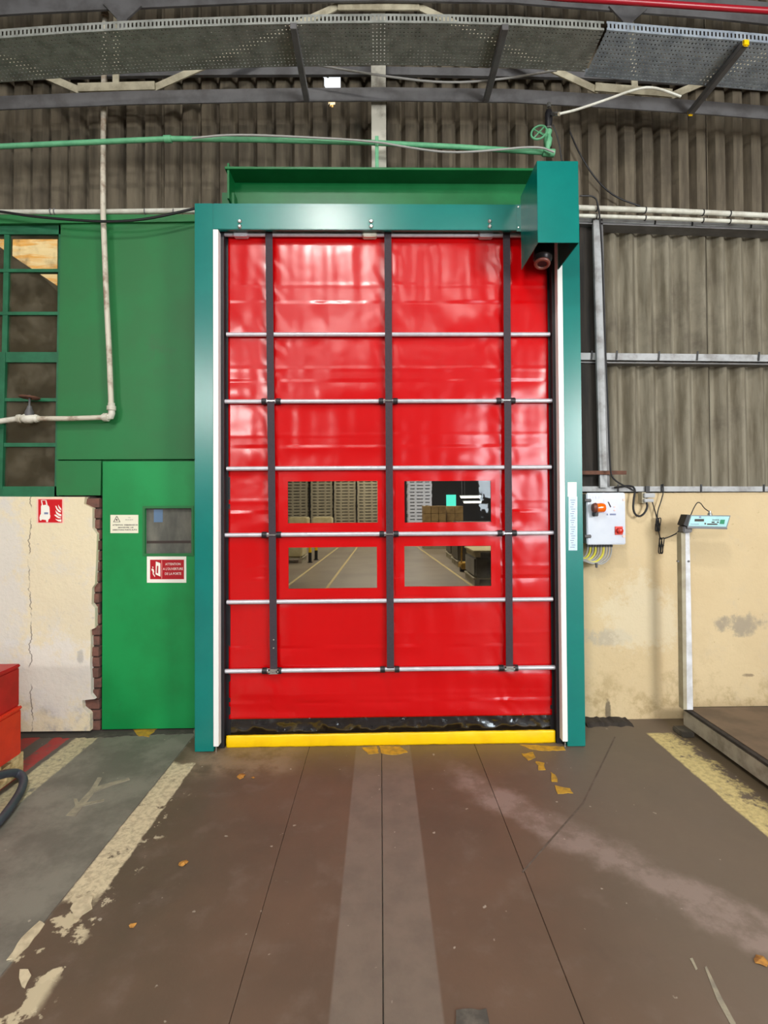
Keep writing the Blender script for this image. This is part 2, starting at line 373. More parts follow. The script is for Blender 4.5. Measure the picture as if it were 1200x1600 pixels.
def text(body, size, c, mat, parent, name='lettering', sx=1.0, bold=0.0):   # flat print in the xz-plane facing -y, centred on c
    cu = bpy.data.curves.new('t', 'FONT'); cu.body = body; cu.size = size; cu.align_x = 'CENTER'; cu.align_y = 'CENTER'; cu.offset = bold
    cu.resolution_u = 2; t = bpy.data.objects.new('t', cu); COL.objects.link(t); dg = bpy.context.evaluated_depsgraph_get()
    me = bpy.data.meshes.new_from_object(t.evaluated_get(dg)); bpy.data.objects.remove(t)
    me.transform(Matrix.Translation(c) @ Matrix.Rotation(math.pi/2, 4, 'X') @ Matrix.Scale(sx, 4, (1, 0, 0)))
    return obj(name, me, mat, parent)

YF, YC = 3.361, 3.461          # front of the teal frame, curtain
YWL, YDR, YWR, YS = 3.66, 3.72, 3.78, 3.87   # left plaster, green panels, right plaster, corrugated sheets
# ------------------------------------------------------------------ floor of slabs
fl = struct('floor', B(-7, 6.5, -10, 3.9, -.2, -.03), 'grey_shell')
for x0, x1 in ((-7, -1.3045), (-1.3035, -.4768), (-.4752, -.0017), (.0017, .6158), (.6182, 6.5)):
    obj('concrete_slab', bbox(x0, x1, -10, 3.9, -.03, 0, .002, 1), 'floor_concrete', fl)
def floor_poly(name, pts, mat, h=.0012, px=True, jag=0.0):
    DEC[0] += 1; h += .00012*DEC[0]
    pts = [FL(*p).to_2d() if px else Vector(p) for p in pts]
    if jag:
        q = []
        for a, b in zip(pts, pts[1:]+pts[:1]):
            n = max(2, int((b-a).length/.025))
            for i in range(n):
                c = a.lerp(b, i/n); q.append(c + Vector((random.uniform(-jag, jag), random.uniform(-jag, jag))))
        pts = q
    bm = bmesh.new(); a = [bm.verts.new((p.x, p.y, h)) for p in pts]; b = [bm.verts.new((p.x, p.y, 0)) for p in pts]; bm.faces.new(a)
    for i in range(len(pts)): bm.faces.new((a[i], b[i], b[(i+1) % len(pts)], a[(i+1) % len(pts)]))
    bmesh.ops.triangulate(bm, faces=[f for f in bm.faces if len(f.verts) > 4])
    return obj(name, bm, mat, fl)
Z6 = lambda x, y: (x/3.75, 1000+y/3.75)
for pl in ([(385, 1030), (440, 1035), (475, 990), (545, 905), (600, 806), (572, 806), (528, 880), (462, 950)], [(520, 892), (560, 862), (640, 838), (755, 808), (762, 820), (640, 858), (560, 892)],
           [(430, 930), (452, 930), (462, 960), (500, 955), (612, 932), (610, 946), (500, 972), (445, 985)]):
    floor_poly('paint_arrow', [Z6(*p) for p in pl], 'faint_paint')
for pl in ([(815, 1362), (817, 1364), (912, 1256), (910, 1254)], [(910, 1254), (912, 1256), (962, 1152), (960, 1151)]): floor_poly('crack', pl, 'crack', .0006)
for pl in ([(1101, 1512), (1104, 1510), (1128, 1560), (1150, 1600), (1142, 1602), (1120, 1562)], [(1078, 1498), (1082, 1497), (1090, 1514), (1087, 1516)]): floor_poly('scratch', pl, 'faint_paint', .0006)
for pl in ([(566, 1168), (590, 1166), (592, 1178), (574, 1178)], [(593, 1166), (624, 1166), (638, 1176), (612, 1180), (594, 1177)],
           [(812, 1164), (882, 1167), (884, 1173), (845, 1173), (826, 1170)], [(815, 1178), (832, 1176), (838, 1184), (826, 1188)],
           [(838, 1190), (850, 1192), (852, 1204), (842, 1203)], [(860, 1206), (868, 1212), (872, 1222), (862, 1222)], [(866, 1228), (892, 1232), (894, 1240), (872, 1240)],
           [(205, 1136), (252, 1132), (232, 1152), (216, 1150)]):
    floor_poly('paint_patch', pl, 'yellow_paint', jag=.006)
floor_poly('paint_patch', [(30, 1517), (45, 1514), (50, 1526), (38, 1545), (32, 1540)], 'cream_paint', jag=.004)
floor_poly('paint_patch', [(12, 1500), (32, 1466), (62, 1440), (68, 1446), (44, 1478), (26, 1499)], 'cream_paint', jag=.005)
floor_poly('paint_patch', [(112, 1412), (132, 1400), (146, 1402), (140, 1422), (122, 1438), (116, 1436)], 'cream_paint', jag=.008)
floor_poly('patch_repair', [(712, 1580), (762, 1578), (766, 1606), (712, 1610)], 'kerb', jag=.004)
def scrap(u, v, s, label):
    c = FL(u, v); n = 9; bm = bmesh.new(); top = []
    ring = [bm.verts.new(c + Vector((math.cos(a)*s*random.uniform(.5, 1.1), math.sin(a)*s*random.uniform(.5, 1.1), random.uniform(.001, .006)))) for a in [2*math.pi*i/n for i in range(n)]]
    t = bm.verts.new(c + Vector((0, 0, .01))); b = bm.verts.new(c + Vector((0, 0, .0005)))
    for i in range(n): bm.faces.new((ring[i], ring[(i+1) % n], t)); bm.faces.new((ring[(i+1) % n], ring[i], b))
    tag(obj('paper_scrap', bm, 'orange_scrap'), label, 'scrap', 'orange scraps on the floor')
scrap(376, 1214, .035, 'orange scrap on brown floor near the left end of the yellow bar')
scrap(287, 1350, .024, 'orange scrap on brown floor right of the broken white line')
scrap(207, 1447, .016, 'orange scrap on brown floor below the end of the white line')
scrap(396, 1216, .014, 'smaller orange crumb beside the scrap near the yellow bar')
scrap(1188, 1503, .03, 'orange scrap at the right edge of the floor')
# kerbs
floor_poly('sill_edge', [(-300, 1139), (150, 1139), (303, 1134), (303, 1146), (220, 1149), (150, 1153), (60, 1153), (-300, 1156)], 'kerb', -.001, jag=.008)
# ------------------------------------------------------------------ left lower wall: plaster, bricks
wl = struct('wall_left', B(-7, P(140, 900, 3.7).x, 3.70, 3.9, 0, P(80, 776, 3.7).z), 'mortar')
Z5 = lambda x, y: (x/3.2, 700+y/3.2)
edge = [(425, 245), (420, 280), (462, 300), (462, 400), (485, 430), (480, 580), (475, 680), (460, 700), (458, 780), (475, 800), (475, 900), (452, 910), (455, 980), (450, 1080), (455, 1140), (455, 1230), (475, 1255), (410, 1262), (415, 1300), (450, 1330), (450, 1415)]
pl = uvpoly([(-700, 772)] + [Z5(*p) for p in edge] + [(-700, 1150)], YWL)
pl = [(x, max(z, 0)) for x, z in pl]
obj('plaster', prism(pl, YWL, 3.70), 'plaster_left', wl)
xl, xr = P(126, 900, 3.70).x, P(158.5, 900, 3.70).x
zt = P(150, 778, 3.70).z; n = 22; hh = zt/n
for i in range(n):
    off = random.uniform(-.012, .006); yy = random.uniform(-.012, .01)
    obj('brick', bbox(xl, xr-.004+off, 3.69+yy, 3.86, i*hh+.006, (i+1)*hh-.004, .004, 1), 'brick', wl)
obj('mortar_bed', B(xl, xr-.014, 3.712, 3.88, 0, zt), 'mortar', wl)
# ------------------------------------------------------------------ green panels and door
wg = struct('wall_center_left', B(P(92, 500, 3.78).x, -1.0, 3.76, 3.88, P(200, 760, 3.76).z, P(200, 345, 3.76).z), 'green')
a = uvpoly([(95, 347), (306, 347), (306, 717), (88.5, 718)], YDR); obj('panel', prism(a, YDR, 3.76), 'green', wg)
a = uvpoly([(88, 720), (158, 720), (157, 774), (88, 774)], YDR); obj('panel', prism(a, YDR, 3.76), 'green', wg)
a = uvpoly([(-250, 335), (306, 335), (306, 346), (-250, 352)], 3.70); obj('top_rail', prism(a, 3.70, 3.80), 'green', wg)
d1 = struct('door_1', B(P(161, 900, 3.74).x, -1.0, 3.74, 3.78, 0.01, P(200, 722, 3.74).z), 'green_door')
X0, X1 = P(160, 900, 3.70).x, -1.0; wx0, wx1 = P(226, 830, 3.70).x, P(300.5, 830, 3.70).x
zb, ztop, wz0, wz1 = .012, P(200, 721, 3.70).z, P(250, 866, 3.70).z, P(250, 793, 3.70).z
bm = bmesh.new()
for q in ((X0, wx0, zb, ztop), (wx1, X1, zb, ztop), (wx0, wx1, zb, wz0), (wx0, wx1, wz1, ztop)): box(bm, q[0], q[1], 3.70, 3.74, q[2], q[3])
obj('door_leaf', bm, 'green_door', d1)
obj('pane', B(wx0, wx1, 3.725, 3.739, wz0, wz1), 'door_pane', d1)
fr = bmesh.new()
for q in ((wx0-.012, wx0+.004, wz0-.012, wz1+.012), (wx1-.004, wx1+.012, wz0-.012, wz1+.012), (wx0+.004, wx1-.004, wz0-.012, wz0+.006), (wx0+.004, wx1-.004, wz1-.006, wz1+.012)): box(fr, q[0], q[1], 3.694, 3.7, q[2], q[3])
obj('pane_frame', fr, 'green', d1)
# things taped behind the pane
obj('pane_tape', B(wx0+.005, wx1-.02, 3.7235, 3.7245, P(250, 849, 3.72).z, P(250, 845, 3.72).z), 'ink', d1)
obj('pane_note', B(P(240, 800, 3.72).x, P(254, 800, 3.72).x, 3.7235, 3.7245, P(245, 816, 3.72).z, P(245, 796, 3.72).z), 'blue_reg', d1)
# ------------------------------------------------------------------ left window
w1 = struct('window_1', B(P(-200, 500, 3.8).x, P(90, 500, 3.80).x, 3.78, 3.80, P(0, 775, 3.8).z, P(0, 765, 3.8).z), 'steel_green')
Yg = 3.75
def px_box(u0, u1, v0, v1, y0, y1, mat, name, par, Y=None):
    Y = Y or y0
    return obj(name, prism(uvpoly([(u0, v0), (u1, v0), (u1, v1), (u0, v1)], Y), y0, y1), mat, par)
px_box(-260, 96, 350, 366, Yg-.02, Yg+.05, 'steel_green', 'top_bar', w1)
px_box(-260, 92, 760, 778, Yg-.02, Yg+.05, 'steel_green', 'sill', w1)
obj('mullion', prism(uvpoly([(9, 364), (17, 364), (13, 555), (5, 555)], Yg), Yg-.015, Yg+.02), 'steel_green', w1)
obj('mullion', prism(uvpoly([(3, 552), (12, 552), (7, 764), (-2, 764)], Yg), Yg-.023, Yg+.02), 'steel_green', w1)
obj('mullion', prism(uvpoly([(-85, 364), (-78, 364), (-80, 764), (-88, 764)], Yg), Yg-.02, Yg+.02), 'steel_green', w1)
obj('frame_side', prism(uvpoly([(92, 352), (97, 352), (90, 776), (85, 776)], Yg-.02), Yg-.02, Yg+.05), 'steel_green', w1)
for v0, v1 in ((420, 425), (487, 492), (550, 566), (622, 627), (692, 698)): px_box(-260, 92, v0, v1, Yg-.018, Yg+.018, 'steel_green', 'glazing_bar', w1)
rows = [(365, 421), (424, 488), (491, 552), (565, 623), (626, 693), (697, 762)]
for v0, v1 in rows:
    for u0, u1 in ((-82, 12), (12, 92)): px_box(u0, u1, v0, v1, Yg, Yg+.005, 'dirty_glass', 'pane', w1)
obj('panel', B(-7, P(-255, 560, 3.75).x, YDR, 3.86, P(0, 776, 3.72).z, P(0, 345, 3.72).z), 'green', wg); obj('top_rail', B(-7, P(-250, 343, 3.70).x, 3.70, 3.80, P(-250, 352, 3.70).z, P(-250, 335, 3.70).z), 'green', wg)
# ------------------------------------------------------------------ right lower wall, rails, sheets
zr = P(1050, 770, YWR).z
wr = struct('wall_right', B(1.15, 6.5, YWR+.03, 3.95, 0, zr-.02), 'mortar')
bm = B(1.15, 6.5, YWR, YWR+.03, 0, zr); obj('plaster', bm, 'plaster_right', wr)
def rail(n, pts, y0, y1, h, mat='girt'):
    return struct('trim_%d' % n, pathbox([(P(u, v, y0).x, P(u, v, y0).z) for u, v in pts], y0, y1, h), mat)
rail(2, [(900, 768), (1200, 768), (1500, 768)], 3.755, 3.86, .038)
r3 = rail(3, [(905, 562), (1200, 565), (1500, 570)], 3.775, 3.81, .052)
obj('rail_flange', pathbox([(P(u, v, 3.76).x, P(u, v, 3.76).z) for u, v in ((905, 566), (1200, 569), (1500, 573))], 3.776, 3.85, .01), 'dark_steel', r3)
r4 = rail(4, [(900, 346), (1200, 357), (1500, 368)], 3.765, 3.80, .05)
obj('rail_flange', pathbox([(P(u, v, 3.74).x, P(u, v, 3.74).z-.0) for u, v in ((900, 349), (1200, 360), (1500, 371))], 3.742, 3.85, .012), 'dark_steel', r4)
st = struct('trim_5', prism(uvpoly([(927, 338), (938, 338), (949, 762), (938, 762)], 3.73), 3.73, 3.755), 'girt')
obj('stud_web', prism(uvpoly([(938, 340), (942, 340), (953, 760), (949, 760)], 3.74), 3.742, 3.80), 'dark_steel', st)
PITCH_X = .1405
def sheet(parent, x0, x1, z0, z1, Y, mat, hole=None, amp=.024, y_top=0.0, nz=None, round_=False):
    bm = bmesh.new(); nx = max(2, round((x1-x0)/PITCH_X*10)); nz = nz or 2; V = []
    for j in range(nz+1):
        z = z0+(z1-z0)*j/nz; row = []
        for i in range(nx+1):
            x = x0+(x1-x0)*i/nx; c_ = math.sin(2*math.pi*x/PITCH_X); y = Y + (amp*c_ if round_ else amp*(2.4*max(0, c_)**2.2-.5)) + y_top*j/nz
            row.append((bm.verts.new((x, y, z)), bm.verts.new((x, y+.008, z)), x, z))
        V.append(row)
    for j in range(nz):
        for i in range(nx):
            a, b, c, d = V[j][i], V[j][i+1], V[j+1][i+1], V[j+1][i]
            if hole and hole((a[2]+b[2])/2, (a[3]+d[3])/2): continue
            bm.faces.new((a[0], b[0], c[0], d[0])); bm.faces.new((d[1], c[1], b[1], a[1]))
    bm.edges.ensure_lookup_table()
    me = bpy.data.meshes.new('corrugated_sheet'); bm.to_mesh(me); bm.free()
    return obj('corrugated_sheet', me, mat, parent, smooth=True)
def inpoly(poly):
    def f(x, z):
        c = False; n = len(poly)
        for i in range(n):
            (x1, z1), (x2, z2) = poly[i], poly[(i+1) % n]
            if (z1 > z) != (z2 > z) and x < (x2-x1)*(z-z1)/(z2-z1)+x1: c = not c
        return c
    return f
zA = P(1000, 342, YS).z; zM = P(1000, 558, YS).z
w8 = PITCH_X*6
wu = struct('wall_upper', B(-7, 6.5, YS+.05, YS+.06, 5.72, 5.95), 'sheet')
hx = inpoly(uvpoly([(502, 112), (533, 112), (531, 140), (527, 156), (521, 170), (514, 160), (510, 142)], YS))
x = -w8*9
k = 0
while x < 6.4:
    x2 = x+w8
    hole = hx if x <= P(517, 140, YS).x <= x2 or abs(P(517, 140, YS).x-x2) < .1 or abs(P(517, 140, YS).x-x) < .1 else None
    sheet(wu, x, x2+.01, zA-.04, 5.9, YS+(.006 if k % 2 else 0), 'sheet', hole, nz=110 if hole else 2)
    if x2 > 1.25:
        sheet(wr, max(x, 1.30), x2+.01, zM-.03, zA+.02, YS+.012+(.006 if k % 2 else 0), 'sheet_pale', amp=.032, round_=True)
        sheet(wr, max(x, 1.30), x2+.01, zr-.06, zM+.02, YS+(.006 if k % 2 else 0), 'sheet_pale', amp=.032, round_=True)
    x = x2; k += 1
tag(obj('recess_strip', prism(uvpoly([(905, 345), (926, 345), (936, 762), (905, 762)], 3.8), 3.79, 3.82), 'recess_dark'), 'added dark strip for the shaded recess between the teal frame and the grey stud', 'board')  # dark strip added so the recess by the stud looks shaded
# sheets above the left window and panel already continue down to the green top rail
# ------------------------------------------------------------------ shell of the hall and of what lies beyond
struct('wall_side_left', B(-7.1, -7, -10, 3.9, 0, 6), 'grey_shell')
struct('wall_side_right', B(6.5, 6.6, -10, 3.9, 0, 6), 'grey_shell')
struct('wall_rear', B(-7.1, 6.6, -10.1, -10, 0, 6), 'grey_shell')
struct('ceiling', B(-7.1, 6.6, -10.1, 3.98, 5.96, 6.06), 'far_wall')
struct('floor_beyond', B(-7, 8, 3.9, 31, -.2, 0), 'far_floor')
struct('wall_beyond_left', prism([(0, 0)]*0 or [(-2.1, 0), (-2.0, 0), (-2.0, 4.4), (-2.1, 4.4)], 3.98, 9), 'far_wall')
struct('wall_beyond_right', B(2.6, 2.7, 3.98, 9, 0, 4.4), 'far_wall')
struct('ceiling_passage', B(-2.1, 2.7, 3.98, 9, 4.4, 4.5), 'far_wall')
struct('wall_beyond_front', B(-7.1, -2.1, 8.95, 9.05, 0, 7), 'far_wall'); struct('wall_beyond_front_right', B(2.7, 8.1, 8.95, 9.05, 0, 7), 'far_wall')
struct('wall_beyond_header', B(-2.1, 2.7, 8.95, 9.05, 4.5, 7), 'far_wall')
struct('wall_hall_left', B(-7.1, -7, 9, 31, 0, 7), 'far_wall'); struct('wall_hall_right', B(8, 8.1, 9, 31, 0, 7), 'far_wall')
struct('wall_hall_rear', B(-7.1, 8.1, 31, 31.1, 0, 7), 'far_wall'); struct('ceiling_beyond', B(-7.1, 8.1, 9, 31.1, 7, 7.1), 'far_wall')
# roofs outside
def ext_roof(name, x0, x1, y0, z0, y1, z1, label):
    bm = bmesh.new(); n = 150; r = []; L = math.hypot(y1-y0, z1-z0); m_ = 12
    for i in range(n+1):
        row = []
        for j in range(m_+1):
            x = x0+(x1-x0)*j/m_; t = i/n; o = .05*math.sin(2*math.pi*(t*L+.28*x)/.26)
            row.append(bm.verts.new((x, y0+(y1-y0)*t-o*.6, z0+(z1-z0)*t+o*.7)))
        r.append(row)
    for p_, q_ in zip(r, r[1:]):
        for j in range(m_): bm.faces.new((p_[j], p_[j+1], q_[j+1], q_[j]))
    o = obj(name, bm, 'roof_yellow', smooth=True); so = o.modifiers.new('thickness', 'SOLIDIFY'); so.thickness = .03
    return tag(o, label, 'roof')
ext_roof('outside_roof', -8.5, -2.7, 4.9, 3.1, 8.2, 6.1, 'sunlit yellowish corrugated roof seen outside the left window')
ext_roof('outside_roof', -2.3, 1.5, 4.35, 4.55, 6.0, 6.5, 'sunlit yellow corrugated roof seen through the broken wall sheet')
gb = tag(obj('outside_building', prism(uvpoly([(-300, 150), (-60, 345), (16, 398), (62, 428), (96, 462), (130, 500), (130, 860), (-300, 860)], 4.6), 4.6, 4.9), 'ext_wall'), 'dark gable end of building outside the left window', 'building')

# ------------------------------------------------------------------ high speed door
dr = thing('roll_up_door', 'red fabric roll-up industrial door in a teal steel frame with yellow bottom bar', 'door', (.06, 3.45, 0))
FX0, FX1, FZ = -1.2105, 1.3381, 3.5894
xi0, xi1 = P(333.5, 700, YF).x, P(881.5, 700, YF).x
hz = P(600, 359, YF).z
jl = obj('jamb', bbox(FX0, xi0, YF, 3.70, 0.004, FZ, .003), 'teal', dr)
jr = obj('jamb', bbox(xi1, FX1, YF, 3.70, 0.004, FZ, .003), 'teal', dr)
hd = obj('header', bbox(xi0, xi1, YF, YF+.03, hz, FZ, .003), 'teal', dr)
obj('header_back', B(xi0, xi1, YF+.03, 3.70, hz+.07, FZ-.004), 'black', dr)
zst = P(337, 1166, YF).z
for par, a, b, vt in ((jl, P(333.5, 700, YF).x, P(341.5, 700, YF).x, 359), (jr, P(873.5, 700, YF).x, P(881.5, 700, YF).x, 359)):
    obj('edge_strip', bbox(a, b, YF-.006, YF+.05, zst, P(337, vt, YF).z, .002), 'white', par)
    obj('foot_pin', B((a+b)/2-.002, (a+b)/2+.003, YF-.004, YF+.004, 0.001, zst), 'chrome', par)
cx0, cx1 = P(357, 700, YC).x, P(858, 700, YC).x
a = P(341.5, 700, YF).x
obj('guide', B(a-.03, cx0+.01, YC+.004, YC+.06, .002, hz+.069), 'black_rubber', dr); obj('guide', B(a-.012, a+.02, YF+.05, YC+.004, .002, hz+.069), 'black_rubber', dr)
a = P(873.5, 700, YF).x
obj('guide', B(cx1-.01, a+.03, YC+.004, YC+.06, .002, hz+.069), 'black_rubber', dr); obj('guide', B(a-.02, a+.012, YF+.05, YC+.004, .002, hz+.069), 'black_rubber', dr)
RZ = [2.7447, 2.2933, 1.8437, 1.4002, .9542, .4972]
ztopc = P(600, 367, YC).z
zred = (P(357, 1124, YC).z + P(858, 1117, YC).z)/2
cuts = [ztopc] + RZ + [zred]
WIN = {3: [(450, 590, 752, 817), (632, 767, 751.5, 816)], 4: [(451, 589, 855, 919), (632, 767, 853, 916)]}
strapx = [P(424, 700, YC-.03).x, P(607, 700, YC-.03).x, P(791, 700, YC-.03).x]
def wrinkle(x, z, z0, z1, seed):
    t = (z-z0)/(z1-z0); zm = (z0+z1)/2
    d = .011*noise.noise((x*2.6+seed*7, z*1.2, seed)) + .0032*noise.noise((x*9, z*2.2, seed*3.1))
    d += .0006*noise.noise((x*15, z*18, seed*5.3))
    e = min(t, 1-t); d += .0022*noise.noise((x*24, z*4, seed*9.7))*math.exp(-e*8)
    d += .0026*noise.noise((x*13, z*.9, seed*2.3)); d += -.0014*math.exp(-((z-zm-.004*noise.noise((x*4, seed, 0)))/.010)**2)
    for sxp in strapx:
        q = abs(x-sxp); d += .0022*math.exp(-q/.05)*math.sin((z*36+x*60+seed) + 3*noise.noise((x*9, z*9, seed)))
    if seed == 6: d += .012*noise.noise((x*1.6, z*7, 33))+.003*math.sin(z*20+x*2)
    return d*math.sin(math.pi*min(1, max(0, t*6+.02)/2)) if t < .33 else d*math.sin(math.pi*min(1, (1-t)*6+.02)/2) if t > .67 else d
def steps(a, b, cutsx, d):
    ks = sorted(set([a, b]+[c for c in cutsx if a < c < b])); r = []
    for p, q in zip(ks, ks[1:]):
        n = max(1, round((q-p)/d)); r += [p+(q-p)*i/n for i in range(n)]
    return r+[b]
for i in range(7):
    z1, z0 = cuts[i]-.004, cuts[i+1]+.004
    if i == 6: z0 = zred
    rects = []
    for u0, u1, v0, v1 in WIN.get(i, []):
        rects.append((P(u0, (v0+v1)/2, YC).x, P(u1, (v0+v1)/2, YC).x, P((u0+u1)/2, v1, YC).z, P((u0+u1)/2, v0, YC).z))
    xs = steps(cx0, cx1, [c for r in rects for c in r[:2]], .014); zs = steps(z0, z1, [c for r in rects for c in r[2:]], .0115)
    zs = sorted(set(zs)); bm = bmesh.new(); V = [[bm.verts.new((x, YC+wrinkle(x, z, z0, z1, i), z)) for x in xs] for z in zs]
    for j in range(len(zs)-1):
        for q in range(len(xs)-1):
            mx, mz = (xs[q]+xs[q+1])/2, (zs[j]+zs[j+1])/2
            if any(r[0] < mx < r[1] and r[2] < mz < r[3] for r in rects): continue
            bm.faces.new((V[j][q], V[j][q+1], V[j+1][q+1], V[j+1][q]))
    bmesh.ops.delete(bm, geom=[v for v in bm.verts if not v.link_faces], context='VERTS')
    pn = obj('curtain_panel', bm, 'red_vinyl', dr, smooth=True)
    so = pn.modifiers.new('thickness', 'SOLIDIFY'); so.thickness = .0025; so.offset = 1
    for r in rects:                                   # welded border and clear window
        bx0, bx1, bz0, bz1 = r; bm = bmesh.new()
        for wd, th in ((.03, .003), (.062, .0015)):
            ox0, ox1, oz0, oz1 = bx0-wd, bx1+wd, max(bz0-wd, z0+.01), min(bz1+wd, z1-.01)
            rg = []
            for inner in (False, True):
                X_ = steps(bx0 if inner else ox0, bx1 if inner else ox1, [], .02)
                rg.append(X_)
            N = 24
            def per(x0, x1, zz0, zz1):
                pts = []
                for k2 in range(N): pts.append((x0+(x1-x0)*k2/N, zz0))
                for k2 in range(N//2): pts.append((x1, zz0+(zz1-zz0)*k2/(N//2)))
                for k2 in range(N): pts.append((x1+(x0-x1)*k2/N, zz1))
                for k2 in range(N//2): pts.append((x0, zz1+(zz0-zz1)*k2/(N//2)))
                return pts
            A, Bp = per(ox0, ox1, oz0, oz1), per(bx0, bx1, bz0, bz1); ys = []
            for pts in (A, Bp): ys.append([bm.verts.new((x, YC+wrinkle(x, z, z0, z1, i)-.0025-th, z)) for x, z in pts])
            back = [bm.verts.new((x, YC+wrinkle(x, z, z0, z1, i)+.001, z)) for x, z in A]; bk2 = [bm.verts.new((x, YC+wrinkle(x, z, z0, z1, i)+.001, z)) for x, z in Bp]
            n_ = len(A)
            for k2 in range(n_):
                k3 = (k2+1) % n_
                bm.faces.new((ys[0][k2], ys[0][k3], ys[1][k3], ys[1][k2])); bm.faces.new((ys[0][k2], back[k2], back[k3], ys[0][k3])); bm.faces.new((ys[1][k2], ys[1][k3], bk2[k3], bk2[k2]))
        obj('window_border', bm, 'red_vinyl', pn, smooth=True)
        X_ = steps(bx0-.006, bx1+.006, [], .03); Z_ = steps(bz0-.006, bz1+.006, [], .02); bm = bmesh.new()
        V = [[bm.verts.new((x, YC+.002+.5*wrinkle(x, z, z0, z1, i)+.002*noise.noise((x*8, z*12, i*3)), z)) for x in X_] for z in Z_]
        for j in range(len(Z_)-1):
            for q in range(len(X_)-1): bm.faces.new((V[j][q], V[j][q+1], V[j+1][q+1], V[j+1][q]))
        obj('window_pane', bm, 'clear_vinyl', pn, smooth=True, label='clear flexible vinyl window')
YR = YC-.024
for i, z in enumerate(RZ):
    ex = .0 if i % 2 == 0 else .02
    rd = obj('cross_rod', tube([(cx0-.004-ex*.6, YR, z), (cx1+.004+ex, YR, z)], .0145, 14), 'alu', dr, smooth=True)
    if i % 2:
        for sxp in strapx:
            for s_ in (-1, 1):
                obj('clip', tube([(sxp+s_*.048-.0155, YR, z), (sxp+s_*.048+.0155, YR, z)], .0215, 14), 'black_rubber', rd, smooth=True)
            obj('strap_loop', bbox(sxp-.03, sxp+.03, YR-.026, YR-.0215, z-.005, z+.005, .001, 1), 'chrome', rd)
tr = obj('top_rod', tube([(xi0+.02, YR, P(600, 367, YR).z), (xi1-.12, YR, P(600, 367, YR).z)], .0155, 14), 'alu', dr, smooth=True)
zt_ = P(600, 367, YR).z
for u in (375, 580, 765):
    c = P(u-2, 366, YF)
    obj('clamp', bbox(c.x-.05, c.x+.045, YR-.03, YR+.02, zt_-.024, zt_+.02, .006), 'white_metal' if u == 580 else 'alu', tr)
    h = P(u, 352, YF)
    obj('clamp_stem', B(c.x-.004, c.x+.01, YR-.006, YR+.004, zt_+.016, hz+.068), 'chrome', tr)
    for dz in (.024, -.010): obj('bolt', lathe((h.x, YF, h.z+dz), (0, -1, 0), [(0, .014), (.008, .014), (.014, .008)], 12), 'chrome', hd, smooth=True)
for sxp in strapx: obj('strap_hook', bbox(sxp-.035, sxp+.035, YR-.032, YR+.01, zt_+.012, zt_+.022, .002), 'alu', tr)
zbs = RZ[-1]
for k, (ut, ub) in enumerate(((421, 428.5), (606, 610), (790.5, 795))):
    xt, xb = P(ut, 370, YR).x, P(ub, 1030, YR).x; sw = .0235
    bm = bmesh.new(); N = 30; r = []
    for j in range(N+1):
        t = j/N; z = zt_+.012+(zbs+.012-zt_-.012)*t; x = xt+(xb-xt)*t; y = YR-.0185+.0015*math.sin(j*1.3)
        r.append([bm.verts.new(q) for q in ((x-sw, y, z), (x+sw, y, z), (x+sw, y+.003, z), (x-sw, y+.003, z))])
    for a_, b_ in zip(r, r[1:]):
        for q in range(4): bm.faces.new((a_[q], a_[(q+1) % 4], b_[(q+1) % 4], b_[q]))
    bm.faces.new(r[0]); bm.faces.new(r[-1])
    sp = obj('strap', bm, 'strap', dr)
    if k != 1:
        bk = bmesh.new()
        for q in ((-.034, -.024, -.012, .016), (.024, .034, -.012, .016), (-.034, .034, .008, .018), (-.034, .034, -.014, -.006)): box(bk, xb+q[0], xb+q[1], YR-.03, YR-.018, zbs+q[2], zbs+q[3])
        obj('buckle', bk, 'chrome', sp)
        if k == 0:
            for dz in (.155, .21): obj('rivet', lathe((xb, YR-.0185, zbs+dz), (0, -1, 0), [(0, .006), (.003, .005)], 10), 'chrome', sp)
# skirt and bottom bar
def yz(v_l, v_r, Y): return P(357, v_l, Y).z, P(861, v_r, Y).z
(al, ar), (bl, br), (cl, cr) = yz(1123, 1116, YC), yz(1147, 1138, YC), yz(1170, 1161, YC)
def strip(name, zl0, zr0, zl1, zr1, Y, th, amp, mat, seed, ext=0.0):
    bm = bmesh.new(); N, K = 150, 8; V = []
    for j in range(K+1):
        row = []
        for q in range(N+1):
            s_ = q/N; x = cx0-.004+(cx1+.010-cx0)*s_; z = (zl0+(zr0-zl0)*s_)*(1-j/K)+(zl1+(zr1-zl1)*s_)*j/K
            bulge = -ext*math.sin(math.pi*j/K)
            row.append(bm.verts.new((x, Y+bulge+amp*noise.noise((x*9, z*14, seed))+amp*.6*noise.noise((x*30, z*30, seed)), z)))
        V.append(row)
    for j in range(K):
        for q in range(N): bm.faces.new((V[j][q], V[j][q+1], V[j+1][q+1], V[j+1][q]))
    o = obj(name, bm, mat, dr, smooth=True); m_ = o.modifiers.new('thickness', 'SOLIDIFY'); m_.thickness = th; m_.offset = -1
    return o
strip('skirt', bl-.01, br-.01, al+.004, ar+.004, YC+.012, .003, .012, 'black_vinyl', 3)
yb = strip('bottom_bar', max(cl, .006), max(cr, .006), bl, br, YC-.012, .03, .003, 'yellow', 5, .004)
